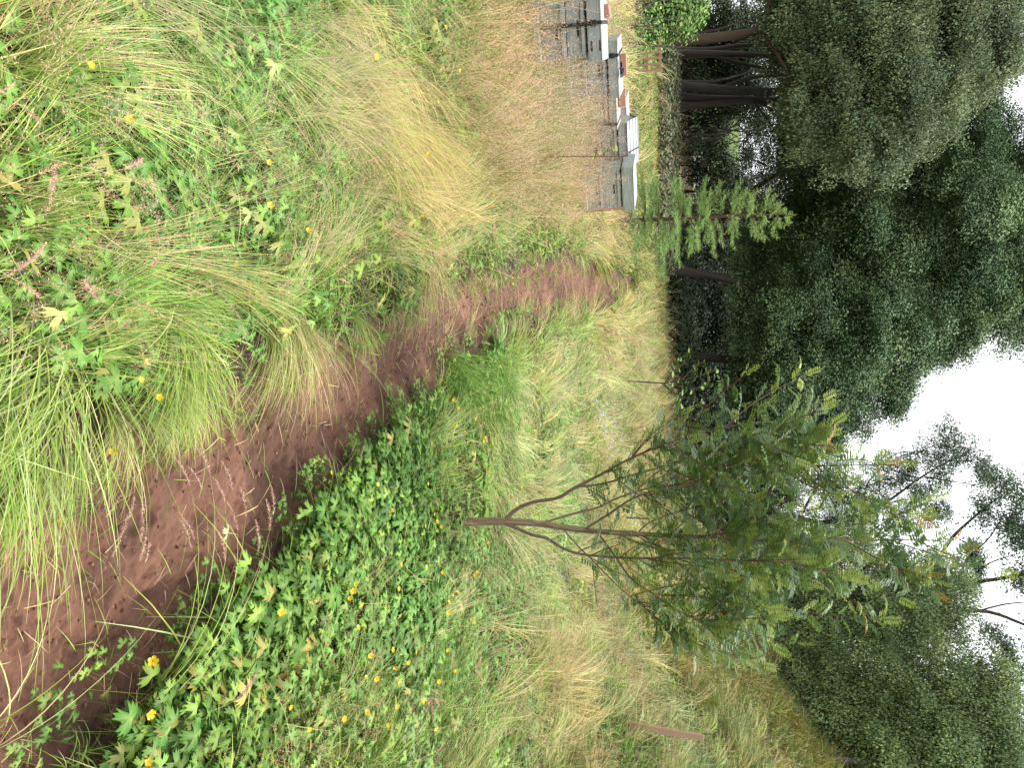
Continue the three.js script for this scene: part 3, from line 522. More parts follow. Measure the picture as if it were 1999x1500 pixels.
// ---------------------------------------------------------------- young spruce
{
  const b0 = [-3.672,0.376,-18.13], D = 15, base0 = [-3.063,0.436,-15], top = [-2.948,3.443,-15];
  const y0 = H(base0[0], -D), t = thing('young_spruce', [base0[0], y0, -D], 'young spruce with bright drooping sprays between the beehives and the path', 'conifer');
  seed(50); const h = top[1] - y0, g = new Geo();
  tube(g, [[0, -0.1, 0, 0.05], [0.02, h * 0.4, 0, 0.035], [0.0, h * 0.75, 0, 0.018], [0.03, h, 0, 0.005]], 8, () => vary([0.13, 0.08, 0.05], 0.2), 0.1);
  part('trunk', g.build(), barkMat, t);
  const needle = (g, x, y, z, az, el, len, fat, c) => {   // a twig clothed in needles
    const n = Math.max(4, Math.round(len / 0.016)); let px = x, py = y, pz = z, e = el;
    for (let k = 0; k < n; k++) {
      px += Math.cos(az) * Math.cos(e) * len / n; py += Math.sin(e) * len / n; pz += Math.sin(az) * Math.cos(e) * len / n; e += 0.5 / n * (e < 0 ? 1 : 0.3);
      const q = fat * (k > n - 3 ? 0.7 : 1);
      for (let s = 0; s < 3; s++) blade(g, px, py, pz, az + rr(-1.2, 1.2), e + rr(-1.1, 1.1), q, 0.009, 0, vary(c, 0.2), vary(c, 0.2), 1);
    }
  };
  for (let y = 0.3; y < h - 0.12; y += rr(0.13, 0.22)) {
    const f = y / h, nb = f > 0.9 ? 3 : 4 + Math.floor(rnd() * 2), a0 = rr(0, 6.28);
    for (let k = 0; k < nb; k++) {
      const az = a0 + k / nb * 6.283 + rr(-0.5, 0.5), L = Math.max(0.1, (1.16 * Math.pow(1 - f, 0.65)) * rr(0.5, 1.2)), bg = new Geo();
      let x = 0, yy = 0, z = 0, el = 0.25 + 0.45 * f; const n = Math.max(5, Math.round(L / 0.06));
      const green = mix([0.21, 0.34, 0.12], [0.31, 0.43, 0.14], 0.3 + 0.7 * f), pts = [[0, 0, 0, 0.009]];
      for (let q = 1; q <= n; q++) {
        const u = q / n; x += Math.cos(az) * Math.cos(el) * L / n; yy += Math.sin(el) * L / n; z += Math.sin(az) * Math.cos(el) * L / n; el += u < 0.6 ? -1.1 / n : 1.3 / n;
        pts.push([x, yy, z, 0.008 * (1 - u) + 0.002]);
        if (u > 0.15) for (const sd of [-1, 1]) needle(bg, x, yy, z, az + sd * rr(0.5, 1.0), -rr(0.1, 0.7), L * 0.46 * (1.15 - u) * rr(0.6, 1.4) + 0.05, 0.042, green);
        needle(bg, x, yy, z, az, el, L / n, 0.038, green);
      }
      tube(bg, pts, 4, () => vary([0.12, 0.075, 0.045], 0.2));
      part('branch', bg.build(), plantMat, t, [0.03 * f, Math.min(h - 0.05, y + rr(-0.09, 0.09)), 0]);
    }
  }
}
// ---------------------------------------------------------------- leaf shapes
function pinnateLeaf(s, len, col, droop, rowanRed) {    // a feathery leaf along +x
  seed(s); const g = new Geo(), rach = rowanRed ? [0.16, 0.06, 0.04] : mix(col, [0.12, 0.16, 0.06], 0.5);
  let x = 0, y = 0, e = 0.25; const n = 8, st = len / (n + 1); let p = [0, 0];
  for (let k = 1; k <= n + 1; k++) {
    const nx = x + Math.cos(e) * st, ny = y + Math.sin(e) * st; 
    const w = 0.0011; const a = g.v(x, y, -w, rach), b = g.v(x, y, w, rach), c = g.v(nx, ny, w, rach), d = g.v(nx, ny, -w, rach); g.t(a, b, c); g.t(a, c, d);
    x = nx; y = ny; e -= droop / n;
    if (k < 2) continue;
    const sides = k === n + 1 ? [0] : [-1, 1];
    for (const sd of sides) {
      const L = len * (k > n - 1 ? 0.24 : 0.3) * rr(0.88, 1.08), W = L * 0.155, c1 = vary(col, 0.14), ang = sd === 0 ? 0 : sd * rr(1.0, 1.2), fold = rr(0.1, 0.35), dr = rr(0.05, 0.4);
      const dx = Math.cos(ang) * Math.cos(e), dz = Math.sin(ang), dy = Math.cos(ang) * Math.sin(e) - dr, qx = -Math.sin(ang), qz = Math.cos(ang);
      const at = (t, w2, up) => g.v(x + dx * L * t + qx * w2, y + dy * L * t * (0.5 + 0.5 * t) + up, dz * L * t + qz * w2, c1);
      const o = at(0, 0, 0), m1 = at(0.35, 0, -fold * W), m2 = at(0.7, 0, -fold * W), tip = at(1, 0, 0), l1 = at(0.35, W, 0), l2 = at(0.7, W * 0.85, 0), r1 = at(0.35, -W, 0), r2 = at(0.7, -W * 0.85, 0);
      g.t(o, l1, m1); g.t(o, m1, r1); g.t(m1, l1, l2); g.t(m1, l2, m2); g.t(m1, m2, r2); g.t(m1, r2, r1); g.t(m2, l2, tip); g.t(m2, tip, r2);
    }
  }
  return g.build();
}
function ovateLeaf(s, len, col) {
  seed(s); const g = new Geo(), n = 6, mid = [], l = [], r = [];
  for (let k = 0; k <= n; k++) { const t = k / n, w = len * 0.26 * Math.sin(Math.PI * Math.pow(t, 0.8)), y = -0.25 * len * t * t, c = vary(col, 0.12); mid.push(g.v(len * t, y - w * 0.25, 0, c)); l.push(g.v(len * t, y, w, c)); r.push(g.v(len * t, y, -w, c)); }
  for (let k = 0; k < n; k++) { g.t(mid[k], l[k], l[k + 1]); g.t(mid[k], l[k + 1], mid[k + 1]); g.t(mid[k], mid[k + 1], r[k + 1]); g.t(mid[k], r[k + 1], r[k]); }
  return g.build();
}
const X = new THREE.Vector3(1, 0, 0);
function aim(dir, roll, out = new THREE.Quaternion()) {   // turn +x to dir, keeping the leaf face up
  const f = dir.clone().normalize(), side = new THREE.Vector3().crossVectors(f, UPV); if (side.lengthSq() < 1e-3) side.set(0, 0, 1); side.normalize();
  const up = new THREE.Vector3().crossVectors(side, f), m = new THREE.Matrix4().makeBasis(f, up, side);
  return out.setFromRotationMatrix(m).multiply(new THREE.Quaternion().setFromAxisAngle(X, roll));
}
// ---------------------------------------------------------------- rowan sapling
{
  const D = 4.85, b0 = [0.871,0.161,-4.85], t = thing('rowan_sapling', [b0[0], H(b0[0], -D), -D], 'young rowan tree with several stems and feathery leaves right of the path', 'tree');
  const o = t.position, W = (x) => x * D / 1555 / 2;
  // every stem: points in metres with a radius; the list order is trunk first
  const stems = [
    [0, [[0.876,0.121,-4.85], 12], [[0.858,0.427,-4.85], 9.5], [[0.863,0.639,-4.85], 8.2], [[0.88,0.801,-4.84], 7.5], [[0.895,1.022,-4.83], 6.8], [[0.898,1.268,-4.82], 5.8], [[0.899,1.537,-4.82], 4.4], [[0.895,1.771,-4.8], 3.6], [[0.903,1.999,-4.8], 3], [[0.881,2.276,-4.79], 2.2], [[0.873,2.544,-4.78], 1.7], [[0.853,2.789,-4.76], 1.1]],
    [1, [[0.852,0.427,-4.85], 6], [[0.775,0.513,-4.83], 5.5], [[0.726,0.616,-4.8], 5], [[0.684,0.785,-4.74], 4.7], [[0.624,0.878,-4.7], 4.6], [[0.531,1.042,-4.64], 3.6], [[0.448,1.181,-4.58], 3], [[0.342,1.399,-4.5], 2.2], [[0.264,1.62,-4.44], 1.6], [[0.212,1.831,-4.4], 1.1]],
    [1, [[0.61,0.9,-4.69], 3.2], [[0.588,1.064,-4.72], 2.8], [[0.529,1.244,-4.72], 2.5], [[0.484,1.392,-4.72], 2.2], [[0.406,1.595,-4.7], 1.8], [[0.337,1.85,-4.7], 1.4], [[0.303,2.111,-4.68], 0.9]],
    [1, [[0.86,0.669,-4.86], 3.8], [[0.806,0.853,-4.92], 3.4], [[0.769,1.005,-4.98], 3], [[0.723,1.097,-5.02], 2.7], [[0.661,1.285,-5.08], 2.3], [[0.637,1.442,-5.1], 2], [[0.594,1.725,-5.15], 1.6], [[0.537,2.036,-5.2], 1.1]],
    [1, [[0.886,0.928,-4.83], 3.4], [[0.772,1.09,-4.76], 3], [[0.674,1.222,-4.7], 2.8], [[0.604,1.394,-4.66], 2.4], [[0.564,1.595,-4.62], 2.1], [[0.514,1.789,-4.6], 1.7], [[0.477,2.059,-4.58], 1.2], [[0.428,2.293,-4.56], 0.8]],
    [1, [[0.68,1.222,-4.7], 2], [[0.59,1.286,-4.76], 1.8], [[0.493,1.419,-4.82], 1.5], [[0.431,1.656,-4.86], 1.1]],
    [1, [[0.871,0.427,-4.85], 5.2], [[0.893,0.507,-4.83], 4.8], [[0.922,0.6,-4.8], 4.5], [[0.939,0.717,-4.77], 4.2], [[0.979,0.79,-4.75], 4], [[1.008,0.896,-4.72], 3.7], [[1.013,1.068,-4.68], 3.2], [[1.003,1.279,-4.64], 2.7], [[0.979,1.622,-4.6], 2], [[0.975,1.869,-4.56], 1.5], [[0.959,2.131,-4.52], 1]],
    [1, [[0.882,0.796,-4.83], 2.6], [[1.018,0.88,-4.95], 2.3], [[1.12,0.971,-5], 2.1], [[1.291,1.133,-5.05], 1.7], [[1.425,1.29,-5.1], 1.4], [[1.526,1.41,-5.12], 1.1], [[1.657,1.802,-5.15], 0.7]],
    [1, [[1.118,0.964,-5], 1.7], [[1.224,0.968,-5], 1.4], [[1.402,0.988,-5.02], 0.9]],
    [1, [[0.898,1.009,-4.83], 3], [[1.008,1.126,-4.7], 2.6], [[1.119,1.227,-4.62], 2.2], [[1.185,1.355,-4.56], 1.9], [[1.263,1.511,-4.5], 1.5], [[1.335,1.728,-4.45], 0.9]],
    [1, [[0.895,1.115,-4.82], 3.6], [[0.972,1.263,-4.9], 3.2], [[1.021,1.445,-4.98], 2.7], [[0.999,1.721,-5.04], 2.2], [[0.972,2.027,-5.1], 1.7], [[1.022,2.384,-5.12], 1.1]],
    [1, [[0.907,1.286,-4.82], 2.8], [[1.006,1.45,-4.72], 2.4], [[1.093,1.566,-4.66], 2.1], [[1.189,1.673,-4.6], 1.8], [[1.277,1.738,-4.56], 1.4], [[1.357,1.802,-4.54], 0.8]],
    [1, [[0.912,1.238,-4.82], 2], [[0.852,1.3,-4.9], 1.8], [[0.787,1.475,-5], 1.5], [[0.739,1.721,-5.05], 1.2], [[0.706,1.997,-5.1], 0.8]],
    [1, [[0.766,1.205,-4.6], 2.2], [[0.768,1.33,-4.6], 2]],
    [2, [[1.186,1.398,-4.54], 1.3], [[1.164,1.593,-4.5], 1.2], [[1.183,1.756,-4.48], 1.2], [[1.201,2.018,-4.45], 1], [[1.205,2.245,-4.42], 0.8], [[1.21,2.502,-4.4], 0.5]],
    [2, [[1.018,2.378,-4.75], 1.1], [[1.014,2.61,-4.72], 0.9], [[1.057,2.761,-4.7], 0.7], [[1.109,2.825,-4.7], 0.5]],
    [2, [[1.095,2.222,-4.8], 1.1], [[1.196,2.41,-4.78], 0.9], [[1.284,2.519,-4.76], 0.6]],
    [2, [[0.388,1.65,-4.6], 1.1], [[0.306,1.843,-4.58], 0.9], [[0.14,1.95,-4.56], 0.5]],
    [2, [[0.536,1.934,-4.7], 1.1], [[0.4,2.151,-4.68], 0.9], [[0.288,2.288,-4.66], 0.5]],
    [2, [[0.708,2.008,-4.9], 1.2], [[0.642,2.208,-4.9], 1], [[0.518,2.404,-4.9], 0.8], [[0.454,2.624,-4.9], 0.5]],
    [2, [[0.724,2.16,-4.75], 1], [[0.671,2.403,-4.74], 0.8], [[0.633,2.637,-4.72], 0.5]],
    [2, [[0.811,2.387,-4.8], 1], [[0.76,2.602,-4.8], 0.8], [[0.722,2.865,-4.8], 0.5]],
    [2, [[0.853,2.789,-4.76], 1], [[0.862,2.905,-4.76], 0.7], [[0.876,2.977,-4.76], 0.4]],
    [2, [[0.986,2.501,-4.7], 1], [[1.011,2.684,-4.7], 0.8], [[1.028,2.786,-4.7], 0.5]],
  ];
  const grey = (tt, a) => mix([0.2, 0.145, 0.1], [0.1, 0.07, 0.05], noise(tt * 40, a * 1.3)), red = () => vary([0.16, 0.05, 0.04], 0.15), brown = (tt, a) => mix([0.15, 0.1, 0.07], [0.27, 0.21, 0.15], noise(tt * 25, a * 1.5) * (1 - tt));
  const shoots = [];
  seed(60);
  stems.forEach(([kind, ...pts], i) => {
    const g = new Geo(), q = pts.map(([p, w]) => [p[0] - o.x, p[1] - o.y, p[2] - o.z, W(w * (i ? 1.45 : 1.6))]);
    if (i === 0) q.unshift([q[0][0], q[0][1] - 0.15, q[0][2], q[0][3] * 1.2]);
    tube(g, q, i ? 8 : 12, kind === 2 ? red : i === 0 ? (tt, a) => mix(tt < 0.1 ? [0.17, 0.085, 0.06] : [0.2, 0.135, 0.085], [0.34, 0.26, 0.18], S(0.45, 0.75, noise(tt * 60, a * 1.6))) : brown, i === 0 ? 0.12 : 0.08);
    part(i === 0 ? 'trunk' : kind === 2 ? 'shoot' : 'branch', g.build(), barkMat, t);
    const cv = new THREE.CatmullRomCurve3(q.map((p) => new THREE.Vector3(p[0], p[1], p[2])));
    if (i !== 8 && i !== 13) shoots.push([cv, kind, i]);
    if (kind !== 2 && i !== 8 && i !== 13) {
      const n = i === 0 ? 20 : Math.round(cv.getLength() / 0.09), g2 = new Geo();
      for (let k = 0; k < n; k++) {
        const u = i === 0 ? rr(0.48, 0.99) : rr(0.48, 0.99), P = cv.getPoint(u), L = rr(0.14, 0.42) * (i === 0 ? 1.1 : 1), az = rr(0, 6.283), out = new THREE.Vector3(Math.cos(az) * 0.8, rr(0.5, 1.3), Math.sin(az) * 0.6).normalize();
        const M = P.clone().addScaledVector(out, L * 0.5), E = P.clone().addScaledVector(out, L); E.y += L * 0.2;
        tube(g2, [[P.x, P.y, P.z, 0.0035], [M.x, M.y, M.z, 0.003], [E.x, E.y, E.z, 0.0018]], 5, rnd() < 0.55 ? red : brown);
        shoots.push([new THREE.CatmullRomCurve3([P, M, E]), 3, i]);
      }
      part('twig', g2.build(), barkMat, t);
    }
  });
  const kinds = { green: [0.185, 0.29, 0.08], grey: [0.32, 0.42, 0.27], deep: [0.14, 0.235, 0.1], lime: [0.34, 0.42, 0.1], bronze: [0.42, 0.25, 0.06] };
  const leaves = {}; let k0 = 70;
  for (const k in kinds) leaves[k] = [0, 1, 2].map((j) => pinnateLeaf(k0++, rr(0.13, 0.17), kinds[k], [0.2, 0.5, 0.9][j], k === 'bronze' || j === 1));
  const all = [];
  seed(61);
  for (const [cv, kind, i] of shoots) {
    const L = cv.getLength(), from = kind === 3 ? 0.12 : kind === 2 ? 0.1 : i === 0 ? 0.5 : 0.48, n = Math.round(L * (1 - from) / (kind === 3 ? 0.045 : kind === 2 ? 0.034 : 0.075)) + 1;
    for (let k = 0; k < n; k++) {
      const u = Math.min(1, from + (1 - from) * (k + rnd() * 0.6) / n), P = cv.getPoint(u), T = cv.getTangent(u), az = k * 2.4 + rr(-0.5, 0.5);
      const d = new THREE.Vector3(Math.cos(az), rr(-0.35, 0.5), Math.sin(az)).addScaledVector(T, 0.7);
      const young = (kind === 2 && u > 0.55) || (kind === 3 && u > 0.85), h = P.y, c = young && rnd() < (kind === 2 ? 0.14 : 0.02) ? 'bronze' : young && rnd() < 0.25 ? 'lime' : h < 0.95 ? (rnd() < 0.6 ? 'deep' : 'grey') : ['green', 'green', 'grey', 'deep', 'lime'][Math.floor(rnd() * 5)];
      all.push([P, aim(d, rr(-0.5, 0.5)), rr(0.75, 1.15) * (young ? 0.8 : 1), leaves[c][Math.floor(rnd() * 3)], P.z, c]);
    }
    const P = cv.getPoint(1), T = cv.getTangent(1); all.push([P, aim(T, rr(-1, 1)), 0.8, leaves[kind >= 2 ? ((kind === 2 && rnd() < 0.5) ? 'bronze' : 'lime') : 'green'][0], P.z, '']);
  }
  all.sort((a, b) => b[4] - a[4]);
  const rest = new Map();
  all.forEach(([P, q, s, g], i) => {
    if (i < 300) { const l = part('leaf', g, thinMat, t, [P.x, P.y, P.z]); l.quaternion.copy(q); l.scale.setScalar(s); }
    else { if (!rest.has(g)) rest.set(g, []); rest.get(g).push([new THREE.Matrix4().compose(P, q, new THREE.Vector3(s, s, s)), 1, 1, 1]); }
  });
  for (const [g, list] of rest) instances('foliage', list, g, thinMat, t);
  console.log('rowan leaves', all.length);
}
// ---------------------------------------------------------------- small sapling beyond the path
{
  const D = 16, b0 = [-0.051,0.432,-16], t = thing('sapling', [b0[0], H(b0[0], -D), -D], 'slender young sapling with small round leaves against the dark wood', 'tree');
  const o = t.position, lines = [[[-0.061,0.361,-16], [-0.03,0.815,-16], [-0.02,1.114,-16], [-0.081,1.41,-16.05], [-0.151,1.725,-16.1], [-0.282,2.098,-16.15]], [[-0.02,1.014,-16], [0.2,1.313,-15.9], [0.299,1.557,-15.85], [0.444,1.943,-15.8]], [[-0.02,1.114,-16], [-0.304,1.33,-16.1], [-0.509,1.508,-16.2], [-0.711,1.607,-16.2]], [[-0.03,1.163,-16], [0.102,1.558,-16.2], [-0.02,1.983,-16.25]], [[-0.02,1.064,-16], [0.254,1.31,-16.1], [0.507,1.36,-16.1]], [[-0.04,1.094,-16], [-0.249,1.236,-15.8], [-0.497,1.363,-15.8]], [[-0.081,1.41,-16], [-0.349,1.723,-15.9], [-0.238,2.07,-15.9]]];
  seed(65); const gs = [0, 1, 2].map((k) => ovateLeaf(66 + k, rr(0.1, 0.12), [[0.14, 0.23, 0.07], [0.17, 0.27, 0.08], [0.2, 0.28, 0.13]][k]));
  lines.forEach((ps, i) => {
    const q = ps.map((p, k) => [p[0] - o.x, p[1] - o.y, p[2] - o.z, (i ? 0.008 : 0.014) * (1 - k / ps.length) + 0.003]), g = new Geo();
    if (!i) q.unshift([q[0][0], -0.1, q[0][2], 0.016]);
    tube(g, q, 6, barkBrown, 0.1); part(i ? 'branch' : 'trunk', g.build(), barkMat, t);
    const cv = new THREE.CatmullRomCurve3(q.map((p) => new THREE.Vector3(p[0], p[1], p[2])));
    for (let k = 0; k < (i ? 22 : 20); k++) {
      const u = i ? rr(0.25, 1) : rr(0.55, 1), P = cv.getPoint(u), az = rr(0, 6.28); P.x += rr(-0.05, 0.05); P.y += rr(-0.05, 0.05);
      const l = part('leaf', gs[k % 3], glossMat, t, [P.x, P.y, P.z]); l.quaternion.copy(aim(new THREE.Vector3(Math.cos(az), rr(-0.4, 0.7), Math.sin(az)), rr(-0.7, 0.7))); l.scale.setScalar(rr(0.8, 1.25));
    }
  });
}
// ---------------------------------------------------------------- meadow plants
const G1 = [0.092, 0.225, 0.018], G2 = [0.155, 0.3, 0.03], G3 = [0.06, 0.165, 0.018], YG = [0.27, 0.35, 0.06], STRAW = [0.58, 0.48, 0.23], STRAW2 = [0.46, 0.37, 0.17], TAN = [0.5, 0.33, 0.21], PINK = [0.52, 0.3, 0.27], PALE = [0.4, 0.46, 0.19];
function tuft(s, n, r0, len, w, el, bend, cols, lean = 0, head = null) {
  seed(s); const g = new Geo();
  for (let k = 0; k < n; k++) {
    const a = rr(0, 6.283), r = r0 * Math.sqrt(rnd()), az = lean ? rr(-1, 1) * lean : rr(0, 6.283), c = cols[Math.floor(rnd() * cols.length)], c0 = vary(mix(c, PALE, 0.25), 0.15), c1 = vary(mix(c, STRAW, rnd() < 0.18 ? 0.7 : 0.05), 0.15);
    const e = blade(g, r * Math.cos(a), -0.02, r * Math.sin(a), az, rr(...el), rr(...len), rr(...w), rr(...bend), c0, c1, 5);
    if (head) head(g, e);
  }
  return g.build();
}
function airyHead(col, n, len, fat = 1) {     // loose panicle: hair-fine branchlets with tiny spikelets
  return (g, [x, y, z, az, el]) => {
    if (rnd() < 0.25) return;
    for (let k = 0; k < n; k++) {
      const t = k / n * len, px = x - Math.cos(az) * Math.cos(el) * (len * 0.6 - t), py = y - Math.sin(el) * (len * 0.6 - t), pz = z - Math.sin(az) * Math.cos(el) * (len * 0.6 - t);
      const b = blade(g, px, py, pz, rr(0, 6.283), rr(-0.2, 1.0), rr(0.02, 0.055) * (1.1 - k / n), 0.0008 * fat, 0.4, col, col, 1);
      blade(g, b[0], b[1], b[2], b[3], b[4], 0.007 * fat, 0.003 * fat, 0, vary(col, 0.2), vary(col, 0.2), 1);
    }
  };
}
function plumpHead(g, x, y, z, az, el, len, r, col, bend = 0.3) {   // a soft thick seed head built of many tiny scales
  const n = Math.round(len / 0.0022);
  for (let k = 0; k < n; k++) {
    const t = k / n, q = r * (0.35 + Math.sin(Math.PI * Math.min(1, t * 0.85 + 0.12)) * 0.8);
    x += Math.cos(az) * Math.cos(el) * len / n; y += Math.sin(el) * len / n; z += Math.sin(az) * Math.cos(el) * len / n; el -= bend / n;
    for (let s = 0; s < 3; s++) { const c = vary(mix(col, STRAW, rnd() * 0.4), 0.2); blade(g, x, y, z, az + rr(-1.3, 1.3), el + rr(-1.2, 1.2), q * 1.6, 0.0028, 0.3, c, c, 1); }
  }
}
const LOBE = (() => {       // outline of a three-lobed toothed leaf, base at the origin
  const out = [], lobe = (a0, half, r0, r1) => { for (let k = 0; k <= 8; k++) { const t = k / 8 * 2 - 1, q = (r0 + (r1 - r0) * Math.pow(1 - t * t, 0.5)) * (k % 2 ? 0.74 : 1.04); out.push([Math.cos(a0 + t * half) * q, Math.sin(a0 + t * half) * q]); } };
  lobe(-1.3, 0.6, 0.36, 0.98); lobe(0, 0.58, 0.4, 1.08); lobe(1.3, 0.6, 0.36, 0.98);
  return out;
})();
function lobedLeaf(g, x, y, z, az, tilt, R, col) {
  const c = vary(col, 0.14), ct = Math.cos(tilt), st = Math.sin(tilt), ca = Math.cos(az), sa = Math.sin(az), cup = rr(0.05, 0.3);
  const put = (lx, lz, up, cc) => { const fx = lx * ct - up * st, fy = lx * st + up * ct; return g.v(x + fx * ca - lz * sa, y + fy, z + fx * sa + lz * ca, cc); };
  const pale = mix(c, PALE, 0.3), o = put(0, 0, 0, pale), m = put(R * 0.22, 0, R * 0.01, pale), ring = LOBE.map(([u, v], k) => { const d = Math.hypot(u, v); return put(u * R * rr(0.92, 1.08), v * R * rr(0.92, 1.08), R * ((k % 9 === 4 ? 0.05 : 0) - cup * d * d + (k % 2 ? 0.05 : 0)), c); });
  g.t(o, m, ring[0]);
  for (let k = 0; k + 1 < ring.length; k++) g.t(m, ring[k + 1], ring[k]);
  g.t(o, ring[ring.length - 1], m);
}
function leafPlant(s, n, hgt, R, cols) {
  seed(s); const g = new Geo();
  for (let k = 0; k < n; k++) {
    const az = rr(0, 6.283), c = rnd() < 0.008 ? [0.25, 0.24, 0.06] : cols[Math.floor(rnd() * cols.length)], e = blade(g, rr(-0.03, 0.03), 0, rr(-0.03, 0.03), az, rr(0.7, 1.45), rr(0.5, 1) * hgt, 0.0028, rr(0.3, 1.1), c, c, 4, 0, false);
    lobedLeaf(g, e[0], e[1], e[2], az, rr(-0.5, 0.2), R * rr(0.7, 1.2), c);
  }
  return g.build();
}
function broadPlant(s, n, len, w, col) { seed(s); const g = new Geo(); for (let k = 0; k < n; k++) { const c = vary(col, 0.15); blade(g, 0, 0, 0, rr(0, 6.283), rr(0.3, 1.1), rr(0.6, 1) * len, w * rr(0.7, 1.1), rr(0.5, 1.3), c, c, 7, rr(-0.4, 0.4)); } return g.build(); }
const LC = [[0.06, 0.165, 0.022], [0.046, 0.135, 0.02], [0.08, 0.195, 0.027], [0.125, 0.24, 0.034]];
// three builds of each kind: close by, middle distance and far, where one broad blade stands for several fine ones
const V = {};
function build(kind, f) { V[kind] = [0, 1, 2].map((lod) => [0, 1, 2].map((k) => f(k, [1, 0.55, 0.3][lod], [1, 1.9, 3.6][lod], lod))); }
const w2 = (a, b, m) => [a * m, b * m];
build('green', (k, n, w) => tuft(100 + k, 22 * n, 0.06, [0.11, 0.3], w2(0.004, 0.0105, w), [0.4, 1.45], [0.6, 2.6], [G1, G1, G2, G3, G2]));
build('fine', (k, n, w) => tuft(110 + k, 32 * n, 0.07, [0.12, 0.3], w2(0.0016, 0.0042, w), [0.4, 1.4], [0.5, 2.0], [G2, G2, YG, G1]));
build('comb', (k, n, w) => tuft(120 + k, 30 * n, 0.08, [0.25, 0.52], w2(0.002, 0.0055, w), [0.2, 1.0], [0.4, 1.2], [G2, YG, G2, PALE, G1], 0.6));
build('straw', (k, n, w, lod) => tuft(130 + k, 18 * n, 0.08, [0.3, 0.62], w2(0.0014, 0.0026, w), [0.2, 1.15], [0.3, 0.95], [STRAW, YG, STRAW2, PALE, G2], 0.7, lod ? airyHead(TAN, lod > 1 ? 4 : 7, 0.09, lod ? 1.8 : 1) : null));
build('haze', (k, n, w, lod) => tuft(140 + k, 12 * n, 0.1, [0.36, 0.66], w2(0.0013, 0.0022, w), [0.95, 1.5], [0.1, 0.6], [STRAW, STRAW, STRAW2, G2], 0, airyHead([0.52, 0.32, 0.235], [18, 14, 11][lod], 0.15, [1, 1.7, 3][lod])));
build('bold', (k, n, w, lod) => tuft(145 + k, 4, 0.09, [0.35, 0.6], [0.004, 0.0075], [0.25, 1.2], [0.4, 1.4], [YG, PALE, G2, STRAW]));
build('leaf', (k, n, w) => leafPlant(150 + k, 14, 0.2, 0.046, LC));
build('sheaf', (k, n, w) => tuft(152 + k, 80 * n, 0.06, [0.25, 0.58], w2(0.002, 0.0048, w), [0.45, 1.2], [0.9, 1.7], [[G2, YG, G1], [G2, G1, [0.2, 0.33, 0.04]], [YG, PALE, G2]][k], 0.5));
build('dry', (k, n, w, lod) => tuft(156 + k, 70 * n, 0.05, [0.4, 0.72], w2(0.0014, 0.0032, w), [0.35, 1.15], [0.6, 1.4], [[STRAW, YG, STRAW2], [STRAW, STRAW, PALE], [STRAW2, TAN, YG]][k], 0.4, lod ? airyHead(TAN, 5, 0.09, 1.8) : null));
build('broad', (k) => broadPlant(160 + k, 7, 0.24, 0.03, [0.1, 0.2, 0.04]));
build('turf', (k, n, w) => tuft(170 + k, 60 * n, 0.14, [0.07, 0.2], w2(0.0035, 0.006, w), [0.6, 1.5], [0.3, 1.4], [[0.17, 0.2, 0.055], [0.22, 0.235, 0.075], STRAW2, G2]));
build('spike', (k) => { seed(180 + k); const g = new Geo(); for (let q = 0; q < 2; q++) { const e = blade(g, rr(-0.05, 0.05), 0, rr(-0.05, 0.05), rr(0, 6.283), rr(0.6, 1.4), rr(0.3, 0.55), 0.0024, rr(0.2, 0.9), YG, STRAW, 6, 0, false); plumpHead(g, ...e, rr(0.05, 0.1), rr(0.004, 0.007), k === 1 ? TAN : PINK, rr(0, 0.6)); } return g.build(); });
build('litter', (k) => { seed(190 + k); const g = new Geo(); for (let q = 0; q < 4; q++) { const c = vary([STRAW, YG, TAN, G2][q], 0.2); blade(g, rr(-0.1, 0.1), rr(0.0, 0.01), rr(-0.1, 0.1), rr(0, 6.283), rr(-0.05, 0.25), rr(0.03, 0.14), rr(0.0012, 0.003), rr(0, 0.5), c, c, 4); } return g.build(); });
